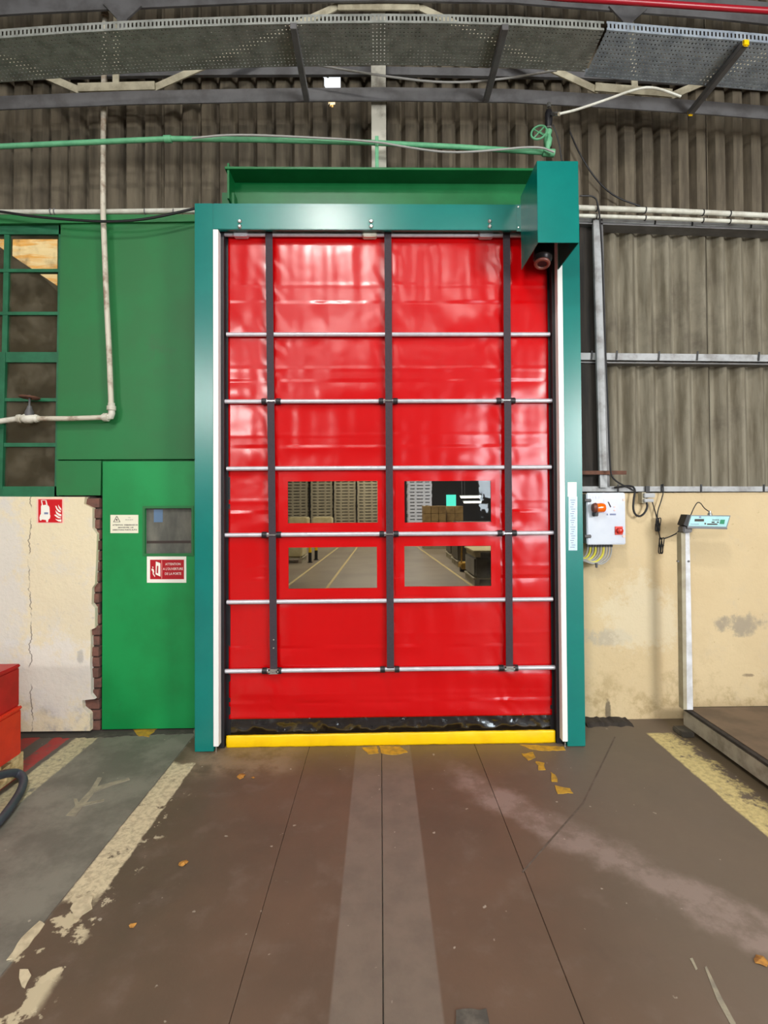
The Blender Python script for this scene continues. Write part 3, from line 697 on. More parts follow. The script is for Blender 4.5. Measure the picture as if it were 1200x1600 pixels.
# motor housing (open underneath), motor
YM = 3.005
mx0, mx1, mz0, mz1 = P(839.5, 300, YM).x, P(904, 300, YM).x, P(870, 379, YM).z, P(870, 251.5, YM).z
mo = obj('motor_housing', bbox(mx0, mx1, YM, YM+.006, mz0, mz1, .001, 1), 'teal', dr)
obj('side_plate', B(mx0, mx0+.004, YM+.006, YF-.001, mz0, mz1), 'teal', mo); obj('side_plate', B(mx1-.004, mx1, YM+.006, YF-.001, mz0, mz1), 'teal', mo)
obj('top_plate', B(mx0+.004, mx1-.004, YM+.006, YF-.001, mz1-.004, mz1), 'teal', mo)
obj('mounting_flange', B(mx0-.03, mx0, YF-.004, YF-.001, P(815, 362, YF).z, P(815, 320, YF).z), 'teal', mo)
for v in (324, 356): obj('bolt', lathe((mx0-.018, YF-.004, P(805, v, YF).z), (0, -1, 0), [(0, .006), (.004, .004)], 10), 'chrome', mo)
c = P(847, 398, 3.2)
mt = obj('motor', lathe((c.x, 3.2, mz0-.035), (.15, .25, 1), [(0, .03), (.002, .046), (.03, .05), (.04, .06), (.24, .06), (.26, .04)], 20), 'motor_body', mo, smooth=True)
obj('motor_end_ring', torus((c.x, 3.2, mz0-.034), (.15, .25, 1), .04, .011), 'motor_ring', mt, smooth=True)
obj('shaft_drum', tube([(mx0+.02, 3.28, mz0+.2), (mx1-.02, 3.28, mz0+.2)], .05, 16), 'black', mo, smooth=True)
# sticker on the right jamb
s1 = px_box(887, 901, 753.5, 776, YF-.0012, YF-.0002, 'sign_white', 'sticker', jr); px_box(888.5, 902, 776, 860, YF-.0012, YF-.0002, 'sticker_blue', 'sticker', jr)
for k in range(22):
    v = 781+k*3.5; px_box(891+(k*7 % 3), 899-(k*5 % 4), v, v+1.1, YF-.0016, YF-.0013, 'ink_blue', 'print_line', jr)

# ------------------------------------------------------------------ lintel beam, column, truss
lb = thing('lintel_beam', 'green painted steel beam resting behind the top of the teal frame', 'beam', (.0, 3.6, 3.6))
zfl = P(600, 265, 3.43).z; xl_, xr_ = P(351, 270, 3.43).x, P(900, 270, 3.43).x
obj('top_flange', bbox(xl_, xr_, 3.43, 3.74, zfl, zfl+.017, .002, 1), 'green_beam', lb)
obj('web', B(P(362, 300, 3.58).x, xr_, 3.58, 3.60, 3.45, zfl), 'green_beam', lb)
obj('bottom_flange', B(xl_, xr_, 3.705, 3.75, 3.43, 3.45), 'green_beam', lb)
obj('stiffener', prism([(0, 0)]*0 or uvpoly([(359, 264), (362, 264), (362, 318), (359, 318)], 3.5), 3.44, 3.58), 'green_beam', lb)
obj('end_plate', prism(uvpoly([(347, 301), (366, 301), (366, 330), (347, 330)], 3.5), 3.5, 3.58), 'green_beam', lb)
cl_ = thing('steel_column', 'pale flaking steel column above the middle of the green beam', 'column', (P(591, 260, 3.66).x, 3.7, 3.8))
x0, x1 = P(580, 150, 3.66).x, P(603, 150, 3.66).x
obj('flange', bbox(x0, x1, 3.662, 3.675, zfl+.017, 5.6, .002, 1), 'column_white', cl_)
obj('web', B((x0+x1)/2-.006, (x0+x1)/2+.006, 3.675, 3.76, zfl+.017, 5.6), 'dark_steel', cl_)
obj('flange', bbox(x0, x1, 3.76, 3.772, zfl+.017, 5.6, .002, 1), 'column_white', cl_)
tz = lambda Y, pts: [(P(u, v, Y).x, P(u, v, Y).z) for u, v in pts]
ts = thing('roof_truss', 'grey steel truss with cream diagonals running across the top of the wall', 'truss', (0, 3.58, 4.4))
lo = tz(3.605, [(-900, 236), (-420, 200), (-60, 176), (0, 171), (200, 163), (400, 159), (600, 157), (800, 159.5), (950, 168), (1100, 178), (1250, 190), (1600, 215), (2000, 244)])
obj('lower_chord', pathbox(lo, 3.605, 3.615, .096), 'dark_steel', ts); obj('chord_flange', pathbox([(x, z+.084) for x, z in lo], 3.615, 3.625, .01), 'dark_steel', ts)
upn = tz(3.605, [(-900, 91), (-420, 55), (-60, 28), (50, 21), (200, 14), (400, 5), (600, 2), (800, 5), (950, 17), (1100, 28), (1250, 44), (1600, 75), (2000, 110)])
obj('upper_chord', pathbox(upn, 3.60, 3.615, .16), 'dark_steel', ts); obj('chord_flange', pathbox([(x, z+.09) for x, z in upn], 3.615, 3.625, .012), 'dark_steel', ts)
T = 3.644
def dia(a, b, wd=.05, name='diagonal'):
    yy = T+{'diagonal': 0, 'gusset_plate': -.013, 'hanger': .0}[name]
    obj(name, bar(P(a[0], a[1], yy), P(b[0], b[1], yy), wd, .010), 'truss_cream', ts)
dia((236, 140), (533, 8)); dia((130, 144), (-110, 40)); dia((648, 8), (935, 142)); dia((1045, 152), (1300, 40))
dia((122, 137), (242, 134), .06, 'gusset_plate'); dia((528, 10), (655, 10), .06, 'gusset_plate'); dia((930, 136), (1050, 146), .06, 'gusset_plate')
dia((183, 14), (181, 140), .045, 'hanger'); dia((984, 20), (992, 140), .045, 'hanger')
for u, v in ((191, 16), (981, 20)):
    obj('gusset_plate', prism(uvpoly([(u-30, v-10), (u+30, v-6), (u+8, v+14), (u+6, v+30), (u-6, v+30), (u-8, v+14)], 3.59), 3.585, 3.598), 'dark_steel', ts)
struct('trim_6', pathbox(tz(3.79, [(-900, 140), (-300, 128), (0, 122), (300, 117), (600, 116), (900, 121), (1200, 136), (1500, 156), (1900, 184)]), 3.79, 3.815, .06), 'dark_steel')
rp = tag(obj('red_pipe', tube([P(u, v, 3.42) for u, v in ((760, -14), (880, -3), (1000, 4), (1200, 17), (1320, 28))], .02, 10), 'red_pipe', smooth=True), 'red painted pipe running along the upper truss beam', 'pipe')
# cable trays: lattice floors, perforated lips
def tray(nodes, y0, y1, mat, label, lip=.055):
    nodes = tz(y0, nodes); tt = thing('cable_tray', label, 'cable tray', (nodes[0][0], y0, nodes[0][1]), 'overhead cable trays')
    def zat(x):
        for (xa, za), (xb, zb_) in zip(nodes, nodes[1:]):
            if x <= xb: return za+(zb_-za)*(x-xa)/(xb-xa)
        return nodes[-1][1]
    bm = bmesh.new(); nb = 13
    for i in range(nb):
        y = y0+(y1-y0)*i/(nb-1); wd = .0092
        pathbox(nodes, max(y-wd, y0), min(y+wd, y1), .0015, bm)
    xa, xb = nodes[0][0], nodes[-1][0]; n = int((xb-xa)/.024)
    for i in range(n):
        x = xa+.012+i*.024; z = zat(x)+.0004; box(bm, x-.0086, x+.0086, y0+.001, y1-.001, z, z+.0016)
    obj('perforated_base', bm, mat, tt)
    for yy in (y0, y1):
        bm = bmesh.new(); pathbox(nodes, yy-.0008, yy+.0008, .014, bm); pathbox([(x, z+lip-.014) for x, z in nodes], yy-.0008, yy+.0008, .014, bm)
        for i in range(n): 
            x = xa+.012+i*.024; z = zat(x); box(bm, x-.007, x+.007, yy-.001, yy+.001, z+.002, z+lip-.002)
        obj('side_lip', bm, mat, tt)
    return tt
YT = 3.05
tray([(-1000, 134), (-330, 84), (-60, 64), (0, 60), (100, 52.5), (200, 46.5), (300, 42), (400, 38.5), (500, 36.5), (600, 35.5), (700, 36.5), (800, 39.5), (905, 45), (944, 47.5)], YT, YT+.30, 'tray_dark', 'long dark grey perforated cable tray crossing above the door')
tray([(948, 47), (1050, 55.5), (1150, 63), (1250, 72), (1500, 94), (2100, 147)], YT+.002, YT+.34, 'tray_light', 'bright galvanised perforated cable tray at upper right')
TN = tz(YT, [(-330, 84), (-60, 64), (0, 60), (200, 46.5), (400, 38.5), (600, 35.5), (800, 39.5), (950, 47), (1050, 55), (1250, 71.5), (1500, 93.5)])
def ZTRAY(x):
    for (xa, za), (xb, zb_) in zip(TN, TN[1:]):
        if x <= xb: return za+(zb_-za)*(x-xa)/(xb-xa)
    return TN[-1][1]
for u, v, lab, yel in ((-18, 172, 'dark tray bracket arm at the far left end of the cable tray', 0), (477, 160, 'dark tray bracket arm left of the pale column', 0), (763, 158, 'dark tray bracket arm between the column and the motor box', 0), (1088, 174, 'dark tray bracket arm with yellow ends under the galvanised tray', 1)):
    c = P(u, v, 3.53); ba = thing('tray_bracket', lab, 'bracket', (c.x, 3.6, c.z-.02), 'bracket arms under the trays')
    zz = ZTRAY(c.x)+.007
    obj('arm', bbox(c.x-.02, c.x+.02, YT-.012, 3.604, zz-.045, zz-.008, .003, 1), 'dark_steel', ba)
    if yel:
        for y in (YT-.02, 3.588): obj('end_cap', bbox(c.x-.022, c.x+.018, y, y+.012, zz-.052, zz-.010, .006), 'yellow', ba)
# cables overhead
def cable(name, pts, Y, r, mat, label, cat='cable', smooth=2, group=None):
    pts = [P(p[0], p[1], p[2] if len(p) > 2 else Y) for p in pts]
    return tag(obj(name, tube(pts, r, 8, smooth=smooth), mat, smooth=True), label, cat, group)
cable('cable', [(470, 97), (520, 106), (600, 119), (690, 130), (770, 126), (870, 110)], 3.45, .007, 'wire_grey', 'grey cable sagging under the cable tray behind the bracket arms')
cable('cable', [(300, 216), (360, 210), (450, 213), (580, 220), (640, 231), (700, 239), (760, 236), (840, 228), (866, 238)], 3.5, .007, 'wire_grey', 'grey cable lying along the light green pipe')
cable('air_hose', [(874, 178), (900, 172), (950, 155), (990, 140), (1020, 135), (1064, 151)], 3.3, .008, 'conduit', 'cream air hose rising from the valve to the galvanised tray')
cable('cable', [(864, 195), (872, 215), (878, 252)], 3.4, .005, 'cable_black', 'short black cable from the valve down to the motor box')
cable('cable', [(890, 205), (905, 240), (930, 280), (960, 308), (1000, 322)], 3.8, .006, 'cable_black', 'black cable slanting down the corrugated sheets right of the motor box')
cable('cable', [(906, 306), (930, 306), (935, 322), (938, 350), (941, 400), (945, 520), (950, 640), (953, 735), (958, 750), (985, 764), (993, 768)], 3.665, .006, 'cable_black', 'black cable clipped down the grey stud beside the teal frame')
cable('cable', [(0, 330), (-90, 322)][::-1] + [(40, 337), (100, 343), (170, 347), (230, 343), (304, 326)], 3.6, .009, 'cable_black', 'black cable drooping below the white pipe above the green panel')
# pipes
gp = thing('compressed_air_pipe', 'light green pipe with handwheel valve running above the green beam', 'pipe', P(590, 250, 3.55))
obj('pipe_run', tube([P(u, v, 3.55) for u, v in ((-950, 288), (-160, 239), (0, 229), (130, 223), (265, 217), (400, 218.5), (580, 223), (720, 230), (860, 239))], .0175, 12), 'green_pipe', gp, smooth=True)
obj('coupling', tube([P(257, 217.5, 3.55), P(268, 217.3, 3.55)], .024, 12), 'green_pipe', gp, smooth=True)
obj('tee', tube([P(848, 238.5, 3.55), P(866, 239.5, 3.55)], .026, 12), 'green_pipe', gp, smooth=True)
obj('pipe_clip', bbox(P(586, 220, 3.54).x, P(591.5, 220, 3.54).x, 3.527, 3.537, zfl+.018, P(588, 214, 3.54).z, .002, 1), 'green_pipe', gp)
c = P(855, 236, 3.55); d = P(857, 204, 3.55)
vb = obj('valve_body', lathe(c, d-c, [(0, .017), (.03, .018), (.04, .026), (.085, .03), (.10, .02), (.125, .02), (.13, .024), (.145, .024)], 16), 'green_pipe', gp, smooth=True)
e = P(842, 207, 3.50)
obj('valve_stem', tube([P(856, 214, 3.55), e], .009, 8), 'green_pipe', vb, smooth=True)
ax_ = Vector((-.35, -.9, .15)).normalized(); hw = torus(e, ax_, .052, .007); n1 = ax_.orthogonal().normalized(); n2 = ax_.cross(n1)
for k in range(4):
    q = n1*math.cos(k*math.pi/2)+n2*math.sin(k*math.pi/2); tube([e, e+q*.05], .005, 6, hw)
obj('handwheel', hw, 'green_pipe', vb, smooth=True)
t0, t1 = P(857, 203, 3.55), P(857.5, 160, 3.55)
fi = obj('black_fitting', lathe(t0, t1-t0, [(0, .019), (.02, .022), (.05, .026), (.12, .026), (.14, .018)], 14), 'black_rubber', gp, smooth=True)
obj('collar', lathe(t0, t1-t0, [(0.002, .024), (.014, .024)], 14), 'chrome', fi); obj('collar', lathe(t0+(t1-t0)*.8, t1-t0, [(0, .016), (.03, .016), (.036, .01)], 14), 'chrome', fi)
obj('hose_nipple', tube([P(862, 178, 3.53), P(874, 178, 3.3)], .012, 10), 'chrome', fi, smooth=True)
wp = thing('water_pipe', 'pale vertical pipe with elbow and gate valve in front of the green panel', 'pipe', P(175, 650, 3.66))
YP = 3.655
obj('riser', tube([P(u, v, YP+.045*(v < 250)) for u, v in ((164, 24), (162, 140), (161, 240), (161, 330), (166, 460), (171, 560), (174, 640))], .0185, 12), 'pipe_white', wp, smooth=True)
obj('pipe_cap', tube([P(164, 20, YP+.045), P(164, 27, YP+.045)], .027, 12), 'pipe_white', wp, smooth=True)
el = bmesh.new(); tube([P(174, 630, YP), P(174.6, 646, YP), P(173, 651, YP), P(168, 652, YP), P(160, 652, YP)], .023, 12, el)
lathe(P(174, 641, YP), (0, 0, 1), [(0, .03), (.03, .03)], 14, el); lathe(P(169, 652, YP), (-1, 0, 0), [(0, .03), (.03, .03)], 14, el)
obj('elbow', el, 'white_metal', wp, smooth=True)
obj('branch', tube([P(u, v, YP) for u, v in ((166, 652), (110, 654), (52, 654))], .0175, 12), 'pipe_white', wp, smooth=True)
vb = obj('gate_valve', lathe(P(60, 654, YP), (-1, 0, 0), [(0, .024), (.02, .03), (.025, .022), (.05, .034), (.09, .034), (.12, .022), (.125, .03), (.145, .028), (.15, .02)], 16), 'white_metal', wp, smooth=True)
obj('branch', tube([P(30, 654, YP), P(8, 657, YP), P(-60, 668, YP)], .019, 12), 'white_metal', wp, smooth=True)
obj('bonnet', lathe(P(46, 650, YP), (0, 0, 1), [(0, .03), (.03, .028), (.05, .018), (.07, .014), (.075, .007), (.15, .007)], 14), 'dark_steel', vb, smooth=True)
h = P(46, 621, YP); hw = torus(h, (.06, .0, 1), .058, .008)
for k in range(4): tube([h, h+Vector((math.cos(k*math.pi/2+.4), math.sin(k*math.pi/2+.4), 0))*.056], .005, 6, hw)
obj('handwheel', hw, 'rust', vb, smooth=True)
cp = thing('conduit_pipe', 'white horizontal pipe above the left window and green panel', 'pipe', P(150, 331, 3.697))
obj('pipe_run', tube([P(u, v, 3.697) for u, v in ((-900, 336), (-200, 332), (0, 331.5), (150, 331), (305, 329))], .0175, 12), 'conduit', cp, smooth=True)
for u in (80, 86, 227, 272): obj('pipe_clip', torus(P(u, 331, 3.697), (1, 0, 0), .019, .004, n=16), 'dark_steel', cp)
for lab, v0, v1, r, y in (('upper white conduit pipe right of the motor box', 324.5, 337, .019, 3.70), ('lower thin white conduit pipe right of the motor box', 337, 348.5, .0145, 3.705)):
    t = thing('conduit_pipe', lab, 'pipe', P(905, v0, y), 'white conduits right of the motor box')
    obj('pipe_run', tube([P(900, v0, y), P(1050, v0+(v1-v0)*.42, y), P(1200, v1, y), P(1400, v1+11, y)], r, 12), 'conduit', t, smooth=True)
    for u in (932, 1008, 1098, 1140): obj('pipe_clip', torus(P(u, v0+(v1-v0)*((u-900)/300)**1.1, y), (1, 0, 0), r+.001, .004, n=16), 'black', t)

# ------------------------------------------------------------------ rail cable ties on the grey rails
for tn, yy, lst in ((r3, 3.772, ((925, 556), (964, 556), (1030, 557), (1090, 557), (1186, 558))), (r4, 3.762, ((1024, 349), (1082, 351), (1174, 355)))):
    for u, v in lst: obj('cable_tie', prism(uvpoly([(u-1.2, v-8), (u+1.2, v-8), (u+.2, v+6), (u-2.2, v+6)], yy), yy-.004, yy), 'black', tn)
for u in (966, 1034, 1096, 1194): px_box(u-1.3, u+1.3, 757, 769, 3.749, 3.754, 'black', 'cable_tie', bpy.data.objects['trim_2'])
tag(px_box(909, 979, 735.5, 741.5, 3.715, 3.728, 'rust', 'flat_bar', None), 'rusty brown flat bar fixed across the foot of the grey stud', 'bar')

# ------------------------------------------------------------------ right wall: control box and cables
YB = 3.585
cb = thing('control_box', 'white electrical control box with orange beacon and red switch beside the teal frame', 'control box', P(945, 852, 3.68))
bx0, bx1, bz0, bz1 = P(914, 810, YB+.02).x, P(977.5, 810, YB).x, P(945, 850, YB+.02).z, P(945, 770, YB).z
obj('enclosure', bbox(bx0, bx1-.006, YB+.02, YWR+.0, bz0+.005, bz1-.005, .006), 'box_side', cb)
bd = obj('box_door', bbox(P(917, 810, YB).x, bx1, YB, YB+.02, bz0-.003, bz1, .006), 'box_white', cb)
for v in (782, 838): obj('hinge', lathe(P(916, v, YB-.002), (1, 0, .0), [(-.012, .01), (.03, .012), (.036, .004)], 10), 'dark_steel', cb, smooth=True)
for v in (781, 838): obj('lock', lathe(P(974.5, v, YB), (0, -1, 0), [(0, .009), (.004, .009)], 10), 'sign_border', bd)
px_box(943.5, 965, 780, 802, YB-.0015, YB-.0003, 'box_panel', 'control_panel', bd)
obj('pointer_mark', prism(uvpoly([(949, 784), (951, 784), (955, 792), (953, 793)], YB), YB-.0028, YB-.0016), 'ink', bd)
for v in (792, 797.5): obj('button', lathe(P(960, v, YB), (0, -1, 0), [(0, .006), (.006, .006)], 10), 'sign_border', bd)
c = P(956, 803.5, YB)
for k, (u, wd) in enumerate(((948, 2), (953, 4), (957.5, 3), (960.5, 2))): px_box(u, u+wd, 802.5, 805, YB-.002, YB-.0004, 'ink_blue', 'print_mark', bd)
for k, (u, wd) in enumerate(((922, 1.2), (926, 3), (931, 2.4), (936, 2))): px_box(u, u+wd, 775.5-(k == 0)*1.5, 779.5, YB-.002, YB-.0004, 'box_panel', 'print_mark', bd)
b0 = P(927.5, 793.5, YB-.04)
obj('beacon_arm', bbox(b0.x+.004, b0.x+.03, YB-.05, YB-.0005, b0.z-.06, b0.z-.03, .004), 'black', bd)
bc = obj('beacon', lathe(b0, (1, 0, 0), [(.005, .03), (.05, .034), (.07, .032), (.078, .026), (.082, .01)], 20), 'orange_lens', bd, smooth=True)
obj('beacon_base', lathe(b0, (1, 0, 0), [(-.006, .028), (.004, .033), (.014, .036), (.018, .033)], 20), 'motor_ring', bc, smooth=True)
k0 = P(967, 829, YB)
obj('switch_plate', bbox(k0.x-.03, k0.x+.026, YB-.008, YB-.0005, k0.z-.03, k0.z+.03, .003), 'orange_crate', bd)
obj('switch_knob', lathe((k0.x, YB-.008, k0.z), (0, -1, 0), [(0, .022), (.02, .02), (.024, .014)], 16), 'red_knob', bd, smooth=True)
for k in range(10):
    u = 918+k*4.1; x_end = 912; v_end = 876+ (k*5) % 9
    mat_ = 'wire_yellow' if k in (1, 3, 6) else 'wire_grey'
    dep = 865+k*2.2
    pts = [P(u, 851, YB+.08), P(u+.4, 858+k*.6, YB+.08), P(u-1-k*.3, 864+k*1.2, YB+.085), P(u*.62+905*.38, 871+k*1.5, YB+.09), P(904, 868+(k*3) % 9, YB+.10)]
    cbk = obj('cable', tube(pts, .0062 if mat_ == 'wire_grey' else .0072, 8, smooth=2), mat_, cb, smooth=True)
    obj('cable_gland', lathe(P(u, 850, YB+.08), (0, 0, -1), [(0, .011), (.018, .011), (.022, .008)], 10), 'dark_steel', cb, smooth=True)
obj('spare_gland', lathe(P(932, 880, YB+.08), (0, 0, -1), [(0, .009), (.03, .008), (.034, .003)], 10), 'dark_steel', cb, smooth=True)
jb = thing('junction_box', 'small grey junction box with sockets hanging from the wall rail', 'junction box', P(1012, 786, 3.72))
px_box(1003, 1009, 769, 786, 3.72, YWR, 'post_side', 'back_plate', jb)
for v0, v1, u1 in ((770.5, 777.5, 1024), (779.5, 784.5, 1022)): obj('socket', bbox(P(1007, v0, 3.70).x, P(u1, v0, 3.70).x, 3.70, 3.76, P(1010, v1, 3.70).z, P(1010, v0, 3.70).z, .004), 'girt', jb)
px_box(1009, 1015.5, 759.5, 769, 3.735, 3.75, 'black', 'mounting_clip', jb)
cable('cable', [(960, 762), (985, 758), (993, 764), (990, 780), (989, 798), (996, 808), (1006, 804), (1012, 792), (1010, 785)], 3.73, .0075, 'cable_black', 'thick black cable looping below the junction box')
cable('cable', [(1036, 756), (1037, 768), (1033, 783), (1027, 800), (1027, 812)], 3.74, .004, 'cable_black', 'thin black cable hanging down from the wall rail right of the junction box', smooth=2)
def coil(name, u, v0, v1, label):
    t = thing(name, label, 'cable', P(u, v1, 3.75), 'bundled cables on the right wall')
    h_ = (v1-v0)/2; vm = (v0+v1)/2
    for k, (du, sk, yy) in enumerate(((-1.5, .5, 3.748), (0, -.6, 3.738), (1.5, .9, 3.743))):
        pts = [P(u+du+3.4*math.sin(a_)*(.55+.45*math.cos(a_)**2)+sk*math.cos(a_)*2, vm-h_*math.cos(a_), yy) for a_ in [2*math.pi*q/18 for q in range(19)]]
        obj('loop', tube(pts, .0036, 8), 'cable_black', t, smooth=True)
    obj('tie', torus(P(u, vm, 3.743), (0, 0, 1), .017, .003, n=16), 'black', t)
coil('cable_bundle', 1028, 809, 830, 'upper bundle of tied black cable hanging on the beige wall')
coil('cable_bundle', 1033, 840, 865, 'lower bundle of tied black cable hanging on the beige wall')
cable('cable', [(1019, 784), (1024, 800), (1027, 812), (1029, 830), (1032, 843)], 3.745, .004, 'cable_black', 'thin black cable linking the sockets to the two cable bundles')

# platform scale with post and display
sc = thing('platform_scale', 'low platform scale with white post and tilted digital display by the beige wall', 'scale', (3.0, 2.6, 0))
sz = .157; sc_c = FL(1067, 1104, sz); sx0 = sc_c.x; sy1 = sc_c.y
obj('platform_body', bbox(sx0, 4.6, -1.0, sy1, .03, sz-.018, .004), 'scale_side', sc)
obj('platform_rim', bbox(sx0-.004, 4.604, -1.004, sy1+.004, sz-.018, sz-.004, .003), 'dirt', sc)
obj('platform_plate', bbox(sx0+.03, 4.57, -.97, sy1-.02, sz-.004, sz, .001, 1), 'scale_top', sc)
for y in (3.3, 1.6, -.3):
    for x in (sx0+.12, 4.4): obj('foot', lathe((x, y, 0.0), (0, 0, 1), [(0, .05), (.012, .05), (.016, .02), (.03, .02)], 12), 'dark_steel', sc)
obj('end_stop', bbox(sx0-.09, sx0-.004, sy1-.14, sy1-.02, .0, .035, .006), 'kerb', sc)
YPo = sy1-.07
po = obj('post', prism(uvpoly([(1071, 832), (1077.5, 832), (1083, 1109), (1073.5, 1109)], YPo), YPo, YPo+.006), 'post_white', sc)
obj('post_side', prism(uvpoly([(1064.5, 832), (1071, 832), (1073.5, 1109), (1068, 1109)], YPo), YPo+.001, YPo+.055), 'post_side', sc)
for u in (1059.5, 1076): obj('post_bolt', lathe(P(u, 877, YPo-.002), (0, -1, 0), [(-.01, .007), (.005, .007)], 8), 'dark_steel', sc)
obj('clamp', bbox(P(1064, 826, YPo).x, P(1078, 826, YPo).x, YPo-.03, YPo+.04, P(1070, 832, YPo).z, P(1070, 822, YPo).z, .006), 'dark_steel', sc)
YI = YPo-.04
# display housing: leaning parallelogram front, box behind
fp = [(1073.5, 824.5), (1079.5, 805), (1141.5, 805.5), (1135.5, 826)]
hs = obj('display_housing', prism(uvpoly(fp, YI), YI, YI+.07), 'meter_body', sc)
obj('face', prism(uvpoly([(1075.5, 821.5), (1080.3, 806.5), (1139.5, 807), (1134.5, 823)], YI), YI-.0015, YI-.0002), 'meter_face', hs)
obj('lower_edge', prism(uvpoly([(1073.5, 823.6), (1135.6, 825), (1135.5, 827), (1073.5, 825.6)], YI), YI-.006, YI+.06), 'dark_steel', hs)
px_box(1085.5, 1100, 811, 814.7, YI-.003, YI-.0016, 'ink', 'screen', hs)
obj('keypad', prism(uvpoly([(1125.5, 812), (1132.5, 812), (1131, 819), (1124, 818.5)], YI), YI-.003, YI-.0016), 'meter_green', hs)
for k in range(4): px_box(1113.5+k*2.8, 1115.2+k*2.8, 811.7, 813.1, YI-.003, YI-.0016, 'ink', 'key', hs)
for q in ((1112, 1116.5, 815, 817), (1120.5, 1123, 815, 817), (1101, 1103, 817, 819.5), (1105, 1121, 818, 820), (1079, 1092, 818.5, 819.4)): px_box(q[0], q[1], q[2], q[3], YI-.003, YI-.0016, 'ink' if q[0] != 1079 else 'ink_blue', 'print_mark', hs)
px_box(1092.5, 1095.5, 806.8, 809.3, YI-.003, YI-.0016, 'ink_blue', 'emblem', hs)
obj('end_cap', prism(uvpoly([(1067.5, 820), (1073.5, 804), (1078.5, 804.5), (1074, 823)], YI), YI-.004, YI+.072), 'black', sc)
obj('gland', lathe(P(1109, 805, YI+.03), (0, 0, 1), [(0, .016), (.012, .016), (.016, .01), (.03, .01)], 12), 'chrome', hs, smooth=True)
obj('lead', tube([P(u, v, YI+.03) for u, v in ((1109, 800), (1100, 794), (1095, 786), (1090, 784.5), (1086, 790), (1082, 798), (1079, 806))], .0035, 8, smooth=2), 'cable_black', hs, smooth=True)
obj('mains_lead', tube([P(u, v, y) for u, v, y in ((1037, 842, 3.75), (1048, 838, 3.745), (1060, 832, 3.71), (1072, 812, 3.66), (1076, 806, 3.65))], .0045, 8, smooth=2), 'cable_black', sc, smooth=True)
# rubble at foot of right wall
bm = bmesh.new(); q0, q1 = P(914, 1134, 3.70).x, P(985, 1134, 3.7).x; N = 14; top = []
rb = []
for k in range(N+1):
    x = q0+(q1-q0)*k/N; hgt = .026*(1-k/N*.5)*random.uniform(.6, 1.1); yy = 3.64+.03*random.random()
    rb.append([bm.verts.new(q) for q in ((x, yy, 0), (x, yy+.03, hgt), (x, YWR-.001, hgt*1.2), (x, YWR-.001, 0))])
for a_, b_ in zip(rb, rb[1:]):
    for q in range(4): bm.faces.new((a_[q], a_[(q+1) % 4], b_[(q+1) % 4], b_[q]))
bm.faces.new(rb[0]); bm.faces.new(rb[-1])
tag(obj('dirt_ridge', bm, 'dirt'), 'dark ridge of dirt along the foot of the beige wall', 'dirt')

# ------------------------------------------------------------------ signs
Ysg = YWL-.0025
fs = thing('fire_equipment_sign', 'square red fire sign with white wheeled extinguisher and flames', 'sign', P(78, 817, YWL))
px_box(57.5, 99, 778.5, 817.5, Ysg, YWL-.0003, 'sign_border', 'sign_plate', fs)
px_box(59.8, 97, 780.3, 816.4, Ysg-.0008, Ysg, 'sign_red', 'red_field', fs)
Zf = lambda x, y: (40+x/15, 760+y/15)
def flat(name, pts, mat, par, Y, z=Zf, th=.0007):
    bm = prism(uvpoly([z(*p) for p in pts], Y), Y-th, Y)
    return obj(name, bm, mat, par)
Y2 = Ysg-.0009
flat('extinguisher_symbol', [(375, 440), (420, 440), (480, 430), (540, 455), (560, 490), (570, 660), (580, 690), (572, 750), (535, 775), (525, 835), (485, 835), (478, 790), (385, 775), (365, 800), (335, 800), (325, 730), (345, 660), (360, 650), (362, 460)], 'sign_white', fs, Y2)
flat('extinguisher_symbol', [(358, 320), (380, 318), (408, 440), (382, 440)], 'sign_white', fs, Y2); flat('extinguisher_symbol', [(462, 318), (486, 320), (520, 450), (486, 440)], 'sign_white', fs, Y2); flat('extinguisher_symbol', [(358, 318), (486, 318), (484, 330), (360, 330)], 'sign_white', fs, Y2)
for fpnt in ([(765, 430), (785, 460), (835, 520), (838, 570), (800, 535), (772, 490)], [(695, 460), (720, 455), (750, 520), (830, 590), (822, 615), (770, 595), (725, 540)], [(700, 560), (725, 590), (780, 635), (838, 655), (838, 705), (780, 690), (720, 640)], [(668, 665), (710, 660), (770, 705), (838, 735), (820, 750), (760, 745), (700, 700)], [(700, 755), (730, 775), (790, 780), (838, 770), (838, 830), (770, 820), (715, 785)]):
    flat('flame_symbol', fpnt, 'sign_white', fs, Y2)
px_box(69, 75, 800.5, 803.5, Y2-.0016, Y2-.0008, 'ink_blue', 'mark', fs)
ns = thing('notice_sign', 'small cream notice with warning triangle and dark text on the green door', 'sign', P(194, 833, 3.70))
px_box(172.5, 216, 804.5, 833, 3.6975, 3.6997, 'sign_cream', 'sign_plate', ns)
YN = 3.6974
Zn = lambda x, y: (168+x*52/1200, 798+y*40/923)
flat('triangle_symbol', [(200, 415), (320, 190), (350, 190), (470, 415)], 'ink_pale', ns, YN, Zn); flat('triangle_symbol', [(245, 395), (335, 225), (425, 395)], 'sign_cream', ns, YN-.0008, Zn); flat('triangle_symbol', [(300, 310), (330, 290), (365, 330), (350, 365), (315, 350)], 'ink', ns, YN-.0016, Zn)
def ptxt(body, u, v, hpx, Y, mat, par, sx=1.0, bold=0.0):
    size = hpx/ (F/Y) / .7; text(body, size, P(u, v, Y), mat, par, sx=sx, bold=bold)
ptxt('VIA', 202, 808.8, 1.7, YN-.0004, 'ink_pale', ns); ptxt('RELEVANT', 202, 812.3, 1.8, YN-.0004, 'ink_pale', ns)
